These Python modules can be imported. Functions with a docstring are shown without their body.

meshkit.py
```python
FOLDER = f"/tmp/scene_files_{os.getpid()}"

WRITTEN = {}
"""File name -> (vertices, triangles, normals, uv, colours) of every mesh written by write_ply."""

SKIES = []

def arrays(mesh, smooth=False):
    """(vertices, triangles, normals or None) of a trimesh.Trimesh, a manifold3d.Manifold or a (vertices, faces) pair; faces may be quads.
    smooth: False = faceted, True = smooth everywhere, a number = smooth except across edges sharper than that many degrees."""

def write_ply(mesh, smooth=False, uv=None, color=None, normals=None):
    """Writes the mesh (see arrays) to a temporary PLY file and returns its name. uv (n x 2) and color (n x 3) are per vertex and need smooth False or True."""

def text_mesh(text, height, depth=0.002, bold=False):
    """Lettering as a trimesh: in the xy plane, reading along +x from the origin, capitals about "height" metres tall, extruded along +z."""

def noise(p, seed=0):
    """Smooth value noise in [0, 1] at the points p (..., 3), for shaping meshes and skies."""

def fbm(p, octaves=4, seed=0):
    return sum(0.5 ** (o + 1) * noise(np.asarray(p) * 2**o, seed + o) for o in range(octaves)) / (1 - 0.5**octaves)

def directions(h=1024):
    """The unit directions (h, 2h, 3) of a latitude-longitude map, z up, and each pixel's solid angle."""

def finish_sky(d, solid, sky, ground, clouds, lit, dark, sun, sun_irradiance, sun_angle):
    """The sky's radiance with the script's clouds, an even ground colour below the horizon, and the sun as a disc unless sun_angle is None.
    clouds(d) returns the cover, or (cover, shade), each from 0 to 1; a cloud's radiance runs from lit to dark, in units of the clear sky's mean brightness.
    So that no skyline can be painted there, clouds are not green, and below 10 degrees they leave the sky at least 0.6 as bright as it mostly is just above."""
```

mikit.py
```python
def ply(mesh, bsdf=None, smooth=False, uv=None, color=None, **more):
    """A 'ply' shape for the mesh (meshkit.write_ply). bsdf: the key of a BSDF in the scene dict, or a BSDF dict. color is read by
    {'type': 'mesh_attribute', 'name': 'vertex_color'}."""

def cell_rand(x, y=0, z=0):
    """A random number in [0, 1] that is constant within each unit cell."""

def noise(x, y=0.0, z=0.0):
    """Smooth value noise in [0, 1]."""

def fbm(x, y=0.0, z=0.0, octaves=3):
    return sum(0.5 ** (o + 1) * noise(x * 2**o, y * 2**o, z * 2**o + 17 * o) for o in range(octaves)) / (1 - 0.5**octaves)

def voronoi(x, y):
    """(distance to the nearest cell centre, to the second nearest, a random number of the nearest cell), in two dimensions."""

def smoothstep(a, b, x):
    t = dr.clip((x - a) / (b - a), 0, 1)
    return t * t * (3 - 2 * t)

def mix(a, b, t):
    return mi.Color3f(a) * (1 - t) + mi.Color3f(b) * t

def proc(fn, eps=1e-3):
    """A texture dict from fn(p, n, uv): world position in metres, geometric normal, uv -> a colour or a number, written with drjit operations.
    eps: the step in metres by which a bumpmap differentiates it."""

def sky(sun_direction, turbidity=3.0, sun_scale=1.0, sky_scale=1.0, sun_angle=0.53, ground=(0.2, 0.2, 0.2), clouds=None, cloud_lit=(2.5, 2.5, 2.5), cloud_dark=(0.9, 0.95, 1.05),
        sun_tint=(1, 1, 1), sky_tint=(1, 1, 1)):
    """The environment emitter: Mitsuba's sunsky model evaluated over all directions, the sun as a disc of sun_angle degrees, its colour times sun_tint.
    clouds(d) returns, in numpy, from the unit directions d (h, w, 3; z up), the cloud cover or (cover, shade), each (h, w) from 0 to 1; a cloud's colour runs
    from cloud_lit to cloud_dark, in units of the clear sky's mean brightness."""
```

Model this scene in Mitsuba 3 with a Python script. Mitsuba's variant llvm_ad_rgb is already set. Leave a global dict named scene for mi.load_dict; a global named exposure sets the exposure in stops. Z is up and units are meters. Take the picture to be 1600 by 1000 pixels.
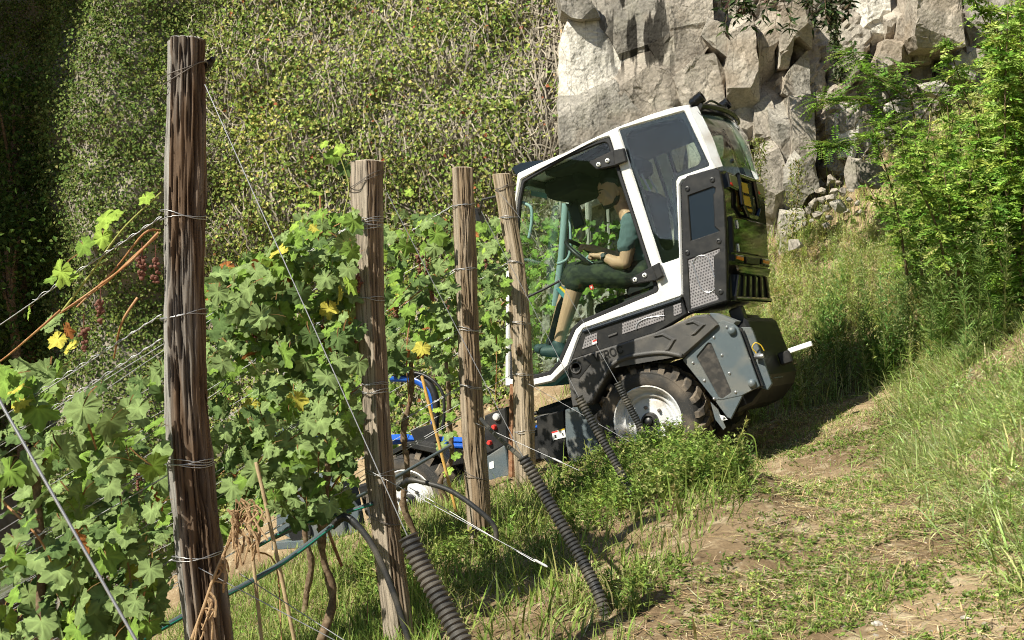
import math, random
import numpy as np, trimesh, manifold3d as m3
import mitsuba as mi, drjit as dr
import mikit, meshkit
from shapely.geometry import Polygon, Point
T = mi.ScalarTransform4f
scene, labels = {}, {}

# ------------------------------------------------------------------ camera, sky, exposure
FPX = 2200.0                                                    # focal length in pixels of a 1600 px wide frame
scene['camera'] = {'type': 'perspective', 'fov': math.degrees(2 * math.atan(800 / FPX)), 'fov_axis': 'x', 'near_clip': 0.05, 'far_clip': 3000.0,
                   'to_world': T().look_at(origin=[0, 0, 0], target=[0, 1, 0], up=[0, 0, 1])}
SUN = np.array([-0.568, -0.443, 0.695])


def sky_clouds(d):
    q = d[..., :2] / (np.abs(d[..., 2:3]) + 0.25)
    p = np.concatenate([q * 1.6, d[..., 2:3] * 0], -1)
    n = meshkit.fbm(p + 7.3, 5, 3)
    low = np.clip(1 - d[..., 2] / 0.35, 0, 1)
    c = np.clip((n - 0.5 + 0.04 * low) / 0.16, 0, 1) * 0.85
    return c, 0.25 * meshkit.fbm(p * 2 + 3, 3, 9)


scene['sky'] = mikit.sky(SUN, turbidity=2.5, clouds=sky_clouds, sky_scale=0.55, ground=(0.10, 0.11, 0.06), sun_tint=(0.86, 1.0, 1.17))
exposure = 2.6

# ------------------------------------------------------------------ helpers
def P(u, v, Y):
    """The point at depth Y seen at photo pixel (u, v)."""
    return np.array([(u - 800) / FPX * Y, Y, -(v - 500) / FPX * Y])


def numbered(key):
    if key not in scene and key not in labels:
        return key
    i = 1
    while f'{key}_{i:03d}' in scene or f'{key}_{i:03d}' in labels:
        i += 1
    return f'{key}_{i:03d}'


def add(name, mesh, bsdf, parent=None, smooth=False, uv=None, color=None, to_world=None, **lab):
    key = numbered(f'{parent}__{name}' if parent else name)
    scene[key] = mesh if isinstance(mesh, dict) else mikit.ply(mesh, bsdf, smooth=smooth, uv=uv, color=color)
    if to_world is not None:
        scene[key] = {**scene[key], 'to_world': T(to_world)}
    if lab:
        labels[key] = lab
    return key


def thing(name, label, category, group=None):
    key = numbered(name)
    labels[key] = {'label': label, 'category': category}
    if group:
        labels[key]['group'] = group
    return key


def cat(*ms):
    ms = [trimesh.Trimesh(m[0], m[1], process=False) if isinstance(m, tuple) else m for m in (ms[0] if len(ms) == 1 and isinstance(ms[0], list) else ms)]
    v, f, o = [], [], 0
    for m in ms:
        v.append(np.asarray(m.vertices)); f.append(np.asarray(m.faces) + o); o += len(m.vertices)
    return trimesh.Trimesh(np.vstack(v), np.vstack(f), process=False)


def man2tri(m):
    me = m.to_mesh()
    return trimesh.Trimesh(np.array(me.vert_properties[:, :3], float), np.array(me.tri_verts), process=False)


def spline(pts, n):
    """Catmull-Rom through the points, n samples per span; extra columns are interpolated too."""
    p = np.asarray(pts, float)
    p = np.vstack([2 * p[0] - p[1], p, 2 * p[-1] - p[-2]])
    t = np.linspace(0, 1, n, endpoint=False)[:, None]
    out = [0.5 * (2 * b + (c - a) * t + (2 * a - 5 * b + 4 * c - d) * t**2 + (3 * b - a - 3 * c + d) * t**3) for a, b, c, d in zip(p[:-3], p[1:-2], p[2:-1], p[3:])]
    return np.vstack(out + [p[-2:-1]])


def tube(pts, r, sides=8, caps=True, up=None):
    p = np.asarray(pts, float)
    r = np.broadcast_to(np.asarray(r, float), (len(p),))
    t = np.gradient(p, axis=0)
    t /= np.linalg.norm(t, axis=1, keepdims=True) + 1e-12
    a0 = np.cross(t[0], [0, 0, 1.0] if abs(t[0][2]) < 0.9 else [1.0, 0, 0])
    A = np.zeros_like(p)
    for i in range(len(p)):
        a0 = a0 - t[i] * (a0 @ t[i]); a0 /= np.linalg.norm(a0) + 1e-12
        A[i] = a0
    B = np.cross(t, A)
    ang = np.arange(sides) * 2 * np.pi / sides
    v = p[:, None] + r[:, None, None] * (np.cos(ang)[None, :, None] * A[:, None] + np.sin(ang)[None, :, None] * B[:, None])
    n = len(p)
    i, j = np.meshgrid(np.arange(n - 1), np.arange(sides), indexing='ij')
    q = np.stack([i * sides + j, i * sides + (j + 1) % sides, (i + 1) * sides + (j + 1) % sides, (i + 1) * sides + j], -1).reshape(-1, 4)
    f = [q[:, [0, 1, 2]], q[:, [0, 2, 3]]]
    v = v.reshape(-1, 3)
    if caps:
        v = np.vstack([v, p[:1], p[-1:]])
        j = np.arange(sides)
        f += [np.stack([j * 0 + n * sides, (j + 1) % sides, j], 1), np.stack([j * 0 + n * sides + 1, (n - 1) * sides + j, (n - 1) * sides + (j + 1) % sides], 1)]
    return trimesh.Trimesh(v, np.vstack(f), process=False)


def rounded(pts, r):
    g = Polygon(pts).buffer(0)
    if r:
        g = g.buffer(-r, quad_segs=5).buffer(2 * r, quad_segs=5).buffer(-r, quad_segs=5)
    return g


def prism(pts, thick, holes=(), bevel=0.0, r=0.0, hr=None):
    """A plate in the (a, b) plane, from w = -thick to w = 0, its outer (w = 0) edges chamfered. Returns vertices (a, b, w)."""
    g = rounded(pts, r)
    for h in holes:
        g = g.difference(rounded(h, r if hr is None else hr))
    if g.geom_type != 'Polygon':
        g = max(g.geoms, key=lambda x: x.area)
    g = g.simplify(0.0008)
    if not bevel:
        m = trimesh.creation.extrude_polygon(g, thick, engine='earcut')
        m.apply_translation([0, 0, -thick])
        return m
    rings, insets = [], []
    from shapely.geometry.polygon import orient
    g = orient(g)
    for ring in [g.exterior, *g.interiors]:
        c = np.array(ring.coords)[:-1]
        d0, d1 = c - np.roll(c, 1, 0), np.roll(c, -1, 0) - c
        d0 /= np.linalg.norm(d0, axis=1, keepdims=True) + 1e-12; d1 /= np.linalg.norm(d1, axis=1, keepdims=True) + 1e-12
        n0, n1 = np.stack([-d0[:, 1], d0[:, 0]], 1), np.stack([-d1[:, 1], d1[:, 0]], 1)
        k = (n0 + n1) / np.maximum(1 + (n0 * n1).sum(1, keepdims=True), 0.35)
        rings.append(c); insets.append(c + k * bevel)
    v, f, o, tops = [], [], 0, []
    for c, s in zip(rings, insets):
        n = len(c)
        v += [np.c_[c, np.full(n, -thick)], np.c_[c, np.full(n, -bevel)], np.c_[s, np.zeros(n)]]
        i, j = np.arange(n), (np.arange(n) + 1) % n
        for a in (0, n):
            f += [np.stack([o + a + i, o + a + j, o + a + n + j], 1), np.stack([o + a + i, o + a + n + j, o + a + n + i], 1)]
        tops.append(np.arange(n) + o + 2 * n); o += 3 * n
    vv = np.vstack(v)
    import mapbox_earcut as me
    flat = np.vstack(insets)
    tri = me.triangulate_float64(flat, np.cumsum([len(c) for c in insets]).astype(np.uint32)).reshape(-1, 3)
    idx = np.concatenate(tops)
    t = idx[tri]
    nz = np.cross(vv[t[:, 1]] - vv[t[:, 0]], vv[t[:, 2]] - vv[t[:, 0]])[:, 2]
    t[nz < 0] = t[nz < 0][:, ::-1]
    back = t - np.concatenate([np.full(len(c), 2 * len(c)) for c in insets])[np.searchsorted(idx, t)]
    return trimesh.Trimesh(vv, np.vstack(f + [t, back[:, ::-1]]), process=False)


def box(c, s, R=None, bevel=0.0):
    """A box with chamfered edges, centre c, full sizes s."""
    s = np.asarray(s, float)
    if bevel:
        b = min(bevel, s.min() * 0.45)
        pts = []
        for k in range(3):
            e = s / 2 - b; e[k] = s[k] / 2
            pts += [[x * e[0], y * e[1], z * e[2]] for x in (-1, 1) for y in (-1, 1) for z in (-1, 1)]
        m = man2tri(m3.Manifold.hull_points(np.array(pts)))
    else:
        m = trimesh.creation.box(s)
    v = np.array(m.vertices)
    if R is not None:
        v = v @ np.asarray(R).T
    return trimesh.Trimesh(v + np.asarray(c), m.faces, process=False)


def revolve(profile, n=48):
    """profile rows (radius, w); about the w axis; vertices (a, b, w)."""
    pr = np.asarray(profile, float)
    a = np.arange(n) * 2 * np.pi / n
    v = np.stack([pr[:, None, 0] * np.cos(a), pr[:, None, 0] * np.sin(a), np.broadcast_to(pr[:, None, 1], (len(pr), n))], -1).reshape(-1, 3)
    i, j = np.meshgrid(np.arange(len(pr) - 1), np.arange(n), indexing='ij')
    q = np.stack([i * n + j, (i + 1) * n + j, (i + 1) * n + (j + 1) % n, i * n + (j + 1) % n], -1).reshape(-1, 4)
    return trimesh.Trimesh(v, np.vstack([q[:, [0, 1, 2]], q[:, [0, 2, 3]]]), process=False)


def skin(bones, joints, step=0.012, rounds=8):
    """One smooth body: hulls of spheres along the bones, joined, refined and smoothed."""
    parts = []
    for b in bones:
        hs = []
        for k in b:
            p, r = joints[k]
            hs.append(m3.Manifold.sphere(r, 20).translate([float(x) for x in p]))
        parts.append(m3.Manifold.batch_hull(hs))
    m = m3.Manifold.batch_boolean(parts, m3.OpType.Add).refine_to_length(step)
    m = man2tri(m)
    m.merge_vertices()
    trimesh.smoothing.filter_taubin(m, iterations=rounds)
    return m


# ------------------------------------------------------------------ materials
def rgb(*c):
    return {'type': 'rgb', 'value': list(c)}


def pr(key, color, rough=0.5, **more):
    tex = color if isinstance(color, dict) else rgb(*color)
    scene[key] = {'type': 'twosided', 'b': {'type': 'principled', 'base_color': tex, 'roughness': rough, **more}}


VC = {'type': 'mesh_attribute', 'name': 'vertex_color'}
pr('vc_matt', VC, 0.85, specular=0.25)
pr('vc_soil', VC, 0.95, specular=0.1)
pr('vc_waxy', VC, 0.45, specular=0.4)
scene['vc_leaf'] = {'type': 'principledthin', 'base_color': VC, 'roughness': 0.5, 'diff_trans': 0.55, 'eta': 1.4, 'spec_trans': 0.0}
scene['vc_grass'] = {'type': 'principledthin', 'base_color': VC, 'roughness': 0.55, 'diff_trans': 0.55, 'eta': 1.35, 'spec_trans': 0.0}


def dusty(base, dust, amount, scale=9.0):
    def fn(p, n, uv):
        g = mikit.fbm(p.x * scale, p.y * scale, p.z * scale, 3)
        s = mikit.noise(p.x * 160, p.y * 160, p.z * 160)
        k = amount * mikit.smoothstep(0.35, 0.75, g) + 0.25 * amount * mikit.smoothstep(0.72, 0.9, s)
        return mikit.mix(base, dust, k)
    return mikit.proc(fn)


pr('white_paint', dusty((0.76, 0.76, 0.75), (0.50, 0.45, 0.37), 0.38), 0.32, clearcoat=0.4, clearcoat_gloss=0.9)
pr('grey_paint', dusty((0.088, 0.112, 0.125), (0.22, 0.195, 0.155), 0.42), 0.45)
pr('fender_plastic', dusty((0.06, 0.058, 0.057), (0.17, 0.15, 0.125), 0.35), 0.6)
pr('black_plastic', dusty((0.014, 0.014, 0.015), (0.1, 0.09, 0.075), 0.18, 14), 0.42)
pr('black_gloss', (0.008, 0.008, 0.009), 0.06, specular=0.6)
pr('rubber_seal', (0.012, 0.012, 0.013), 0.5)
pr('dark_cloth', (0.012, 0.012, 0.012), 0.9)
pr('screen', (0.011, 0.018, 0.027), 0.25)
pr('steel', (0.55, 0.55, 0.56), 0.35, metallic=0.9)
pr('rim_paint', dusty((0.60, 0.61, 0.62), (0.36, 0.30, 0.23), 0.6), 0.4)
pr('tyre', dusty((0.028, 0.027, 0.026), (0.19, 0.15, 0.11), 0.75, 7), 0.85)
pr('tyre_lug', dusty((0.05, 0.044, 0.038), (0.23, 0.18, 0.13), 0.8, 16), 0.9)
pr('blue_paint', (0.008, 0.085, 0.42), 0.3, clearcoat=0.3)
pr('orange_lens', (0.65, 0.16, 0.01), 0.15)
pr('red_lens', (0.5, 0.02, 0.015), 0.15)
pr('clear_lens', (0.17, 0.17, 0.10), 0.1)
pr('yellow_plate', (0.50, 0.29, 0.02), 0.4)
pr('print_black', (0.015, 0.015, 0.015), 0.5)
pr('print_white', (0.75, 0.75, 0.73), 0.5)
pr('print_red', (0.62, 0.04, 0.03), 0.5)
pr('print_yellow', (0.75, 0.5, 0.03), 0.5)
pr('lime', (0.3, 0.55, 0.03), 0.5)
pr('teal', (0.06, 0.22, 0.24), 0.5)
pr('teal_metal', (0.3, 0.4, 0.4), 0.35)
pr('skin', (0.50, 0.29, 0.19), 0.5, specular=0.35)
pr('hair', (0.02, 0.015, 0.012), 0.5)
pr('shirt', (0.085, 0.125, 0.13), 0.9)
pr('trousers', dusty((0.012, 0.016, 0.012), (0.05, 0.06, 0.03), 0.7, 22), 0.9)
pr('wire', (0.42, 0.42, 0.43), 0.45, metallic=0.75)
pr('wire_old', (0.16, 0.14, 0.125), 0.6, metallic=0.4)
pr('pipe', dusty((0.022, 0.023, 0.025), (0.15, 0.13, 0.10), 0.5, 12), 0.5)
pr('pipe_grey', (0.075, 0.095, 0.105), 0.35)
pr('pipe_green', (0.01, 0.2, 0.14), 0.4)
scene['glass_coated'] = {'type': 'thindielectric', 'int_ior': 1.68, 'specular_transmittance': rgb(0.74, 0.86, 0.81)}
scene['glass_dark'] = {'type': 'thindielectric', 'specular_transmittance': rgb(0.30, 0.42, 0.36)}
scene['glass'] = {'type': 'thindielectric', 'specular_transmittance': rgb(0.84, 0.95, 0.90)}


def perforated(p, n, uv):
    a, b = uv.x * 52.0, uv.y * 52.0
    a = a + 0.5 * (dr.floor(b) - 2 * dr.floor(b * 0.5))
    d = dr.sqrt(dr.square(a - dr.floor(a) - 0.5) + dr.square(b - dr.floor(b) - 0.5))
    g = mikit.noise(p.x * 30, p.y * 30, p.z * 30)
    return mikit.mix((0.07, 0.066, 0.068), (0.30, 0.28, 0.285), mikit.smoothstep(0.16, 0.46, d)) * (0.8 + 0.4 * g)


pr('perforated', mikit.proc(perforated), 0.45, metallic=0.3)
# ------------------------------------------------------------------ ground
def unit(a):
    return a / (np.linalg.norm(a, axis=-1, keepdims=True) + 1e-9)


def sstep(a, b, x):
    t = np.clip((x - a) / (b - a), 0, 1)
    return t * t * (3 - 2 * t)


PATH_Y = np.array([2.0, 4.0, 5.3, 6.0, 6.3, 7.2, 8.3, 20.0])
PATH_X = np.array([-0.9, 0.10, 0.48, 0.78, 1.0, 1.20, 1.0, 1.0])


def corridor(X, Y):
    return 0.423 * (X - 0.915) + 0.906 * (Y - 9.5)


def path_right(Y):
    return np.interp(Y, [4, 5, 6, 8.5, 10.5, 20], [1.75, 1.85, 2.0, 2.45, 3.0, 6.0])


def path_mask(X, Y):
    """1 on the bare track, 0 on the banks."""
    wob = 0.16 * (meshkit.fbm(np.stack([X * 2.2, Y * 2.2, X * 0], -1), 3, 21) - 0.5)
    left = sstep(-0.02, 0.34, X - np.interp(Y, PATH_Y, PATH_X) + wob) * (1 - sstep(8.5, 9.0, Y))
    right = 1 - sstep(-0.15, 0.25, X - path_right(Y) + wob)
    cor = sstep(-0.3, 0.0, corridor(X, Y)) * (1 - sstep(1.9, 2.2, corridor(X, Y) + wob))
    return np.maximum(left * right * (1 - sstep(1.9, 2.2, corridor(X, Y))), cor * right)


def ground(X, Y, fine=True):
    X, Y = np.broadcast_arrays(np.asarray(X, float), np.asarray(Y, float))
    z0 = -1.19 + (np.clip(Y, -30, 13) - 5.65) * 0.037
    k = np.maximum(-X - 0.4, 0)
    base = z0 + 0.3 * np.clip(X, -0.4, 3) - np.where(k < 9, 0.52 * k - 0.012 * k * k, 0.52 * 9 - 0.012 * 81 + 0.30 * (k - 9))
    base = base + np.where(X > 3, 0.3 * 0 + 0.3 * np.minimum(X - 3, 12), 0)
    e = corridor(X, Y)
    wc = sstep(7.8, 9.2, Y)
    zc = -1.085 + 0.308 * (X - 0.915) - 0.144 * (Y - 9.5) + sstep(0.95, 1.6, X) * 0.17 * (np.clip(e, -1.2, 2.2) - 0.95)
    zc = np.where(X < -1.4, zc[()] - 0.22 * (-1.4 - X), zc)
    zp = base - np.interp(Y, [4, 6, 7, 8, 9], [0.05, 0.16, 0.27, 0.37, 0.40])
    low = zp * (1 - wc) + zc * wc
    left = sstep(-0.10, 0.62, X - np.interp(Y, PATH_Y, PATH_X)) * (1 - wc * (1 - sstep(0.95, 1.3, X)))
    cor = sstep(-0.38, -0.02, e) * wc
    m = np.clip(left + cor, 0, 1)
    z = base * (1 - m) + low * m
    z = z + 0.88 * np.clip(e - 2.15, 0, 2.6) * sstep(8.0, 9.5, Y) * sstep(-30, -8, X)
    z = z + 0.42 * np.clip(X - path_right(Y), 0, 8) * (1 - 0.6 * sstep(10.5, 12.5, Y))
    if fine:
        p = np.stack([X, Y, X * 0], -1)
        pm = path_mask(X, Y)
        z = z + 0.07 * (meshkit.fbm(p * 1.7, 3, 4) - 0.5) + (0.05 - 0.015 * pm) * (meshkit.fbm(p * 7, 3, 5) - 0.5) + 0.016 * (meshkit.noise(p * 40, 6) - 0.5)
    return z


def axis_(lo, hi, step, far, g=1.16):
    a = list(np.arange(lo, hi, step))
    s, x = step, hi
    while x < far:
        a.append(x); s *= g; x += s
    s, x, b = step, lo, []
    while x > -far:
        s *= g; x -= s; b.append(x)
    return np.array(b[::-1] + a)


gx, gy = axis_(-2.2, 4.2, 0.03, 260), axis_(2.5, 13.5, 0.03, 260)
GX, GY = np.meshgrid(gx, gy, indexing='ij')
GZ = ground(GX, GY)
n0, n1 = GX.shape
i, j = np.meshgrid(np.arange(n0 - 1), np.arange(n1 - 1), indexing='ij')
q = np.stack([i * n1 + j, (i + 1) * n1 + j, (i + 1) * n1 + j + 1, i * n1 + j + 1], -1).reshape(-1, 4)


def soil(p, n, uv):
    a = mikit.fbm(p.x * 1.3, p.y * 1.3, p.z * 1.3 + 3, 3)
    b = mikit.fbm(p.x * 17, p.y * 17, p.z * 17, 3)
    g = mikit.noise(p.x * 120, p.y * 120, p.z * 120)
    c = mikit.mix((0.155, 0.108, 0.063), (0.31, 0.228, 0.14), mikit.smoothstep(0.3, 0.7, a))
    c = mikit.mix(c, mi.Color3f(0.40, 0.33, 0.22), 0.7 * mikit.smoothstep(0.5, 0.8, b))
    c = mikit.mix(c, mi.Color3f(0.12, 0.085, 0.05), 0.6 * mikit.smoothstep(0.62, 0.8, mikit.fbm(p.x * 5 + 9, p.y * 5, p.z * 5, 3)))
    return c * (0.75 + 0.5 * g)


scene['soil'] = {'type': 'twosided', 'b': {'type': 'diffuse', 'reflectance': mikit.proc(soil)}}
add('ground', (np.stack([GX, GY, GZ], -1).reshape(-1, 3), np.vstack([q[:, [0, 1, 2]], q[:, [0, 2, 3]]])), 'soil', smooth=True,
    label='sloping ground with a worn dirt track between grassy banks', kind='structure')

# ------------------------------------------------------------------ cliff
R = np.random.default_rng(11)


def rock_tex(p, n, uv):
    """uv.x + uv.y: the block's own tone (lightness, warmth); grain, streaks, joints and rust on top."""
    a = mikit.fbm(p.x * 2.3, p.y * 2.3, p.z * 2.3, 3)
    st = mikit.fbm(p.x * 11 + p.z * 2.0, p.y * 11, p.z * 2.2 - p.x * 2.0, 3)
    g = mikit.fbm(p.x * 60, p.y * 60, p.z * 60, 2)
    ln = dr.abs(mikit.fbm(p.x * 6.5 + 3, p.y * 4.5, p.z * 1.8 + p.x * 1.5, 3) - 0.5)
    ln2 = dr.abs(mikit.fbm(p.x * 17 + 3, p.y * 13, p.z * 8, 2) - 0.5)
    tone = mikit.mix((0.98, 0.99, 0.98), (1.07, 0.95, 0.84), uv.y)
    c = tone * uv.x * (0.30 + 0.55 * a + 0.80 * st) * (0.70 + 0.60 * g)
    rust = mikit.smoothstep(0.52, 0.75, mikit.fbm(p.x * 3.1 + 5, p.y * 3.1, p.z * 3.1, 2))
    c = mikit.mix(c, mi.Color3f(0.36, 0.265, 0.18) * (0.5 + a), 0.3 * rust)
    lich = mikit.smoothstep(0.60, 0.72, mikit.fbm(p.x * 6 + 15, p.y * 6, p.z * 6, 2))
    c = mikit.mix(c, mi.Color3f(0.46, 0.45, 0.40), 0.35 * lich)
    c = c * (1 - 0.45 * (1 - mikit.smoothstep(0.0, 0.012, ln))) * (1 - 0.25 * (1 - mikit.smoothstep(0.0, 0.02, ln2)))
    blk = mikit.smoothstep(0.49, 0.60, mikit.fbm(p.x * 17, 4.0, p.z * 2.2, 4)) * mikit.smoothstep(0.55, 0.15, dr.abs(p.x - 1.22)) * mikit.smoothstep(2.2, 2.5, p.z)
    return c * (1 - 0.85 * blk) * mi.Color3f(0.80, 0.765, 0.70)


def rock_bump(p, n, uv):
    s = p.x * 0.8 + p.z * 0.6
    return 0.5 * mikit.fbm(p.x * 46, p.y * 46, p.z * 34, 3) + 0.6 * mikit.fbm(s * 30, p.y * 24, (p.z - p.x) * 7, 3)


scene['rock_face'] = {'type': 'twosided', 'b': {'type': 'bumpmap', 'arbitrary': mikit.proc(rock_bump, 4e-3), 'scale': 0.022, 'bsdf': {'type': 'diffuse', 'reflectance': mikit.proc(rock_tex)}}}


def tone_uv(n, tone):
    t = np.asarray(tone, float)
    return np.tile([t.mean() * 1.35, np.clip((t[0] - t[2]) / t.mean() / 0.5, 0, 1)], (n, 1))




def wall_y(X, Z):
    """Depth of the cliff's back face."""
    y = np.interp(X, [-14, -5.2, -3.6, -2, 0.4, 0.8, 7, 16], [21, 16.2, 15.6, 15.0, 13.95, 13.75, 13.6, 15.5])
    return y + 0.07 * np.maximum(Z, -1)


def sheet_mesh(xs, zs, fn):
    X, Z = np.meshgrid(xs, zs, indexing='ij')
    Y = fn(X, Z)
    a, b = X.shape
    i, j = np.meshgrid(np.arange(a - 1), np.arange(b - 1), indexing='ij')
    q = np.stack([i * b + j, (i + 1) * b + j, (i + 1) * b + j + 1, i * b + j + 1], -1).reshape(-1, 4)
    return np.stack([X, Y, Z], -1).reshape(-1, 3), np.vstack([q[:, [0, 1, 2]], q[:, [0, 2, 3]]])


def rock_color(p, tone, seed=0):
    n1 = meshkit.fbm(p * 2.3, 4, 30 + seed)[:, None]
    n2 = meshkit.fbm(p * [9, 9, 2.5], 3, 50 + seed)[:, None]
    n3 = meshkit.noise(p * 45, 60 + seed)[:, None]
    c = np.asarray(tone) * (0.62 + 0.5 * n1 + 0.25 * n2) * (0.86 + 0.28 * n3)
    rust = np.clip((meshkit.fbm(p * 3.1 + 5, 3, 77) - 0.55) * 4, 0, 1)[:, None]
    c = c * (1 - 0.35 * rust) + np.array([0.36, 0.22, 0.13]) * 0.35 * rust
    return np.clip(c, 0.02, 0.9)


def vor(p, seed):
    """Nearest-cell random number and edge distance of a 2-D Voronoi pattern, numpy."""
    f1 = np.full(p.shape[:-1], 9.0); f2 = f1.copy(); w = f1 * 0
    ip_ = np.floor(p)
    for a in (-1, 0, 1):
        for b in (-1, 0, 1):
            c = ip_ + [a, b]
            h1 = meshkit.noise(np.stack([c[..., 0] + 0.0, c[..., 1], c[..., 0] * 0 + 1], -1), seed)
            h2 = meshkit.noise(np.stack([c[..., 0], c[..., 1], c[..., 0] * 0 + 2], -1), seed)
            h3 = meshkit.noise(np.stack([c[..., 0], c[..., 1], c[..., 0] * 0 + 3], -1), seed)
            d = np.hypot(c[..., 0] + h1 - p[..., 0], c[..., 1] + h2 - p[..., 1])
            f2 = np.where(d < f1, f1, np.minimum(f2, d)); w = np.where(d < f1, h3, w); f1 = np.minimum(f1, d)
    return w, f2 - f1


def face_y(X, Z):
    p = np.stack([X, X * 0, Z], -1)
    w, e = vor(np.stack([X * 2.6 + 0.5 * meshkit.noise(p * 3, 3), Z * 1.25], -1), 5)
    w2, e2 = vor(np.stack([X * 7 + 0.5 * meshkit.noise(p * 7, 3), Z * 4.5], -1), 8)
    return wall_y(X, Z) - 0.06 * sstep(1.9, 2.3, X) - (0.16 + 0.12 * sstep(1.9, 2.3, X)) * w - (0.06 + 0.05 * sstep(1.9, 2.3, X)) * w2 + 0.14 * np.exp(-e / 0.05) + 0.05 * np.exp(-e2 / 0.06) + 0.22 * (0.5 - meshkit.fbm(p * 1.3, 3, 8)) + 0.06 * (0.5 - meshkit.fbm(p * 8, 3, 2))


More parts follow.
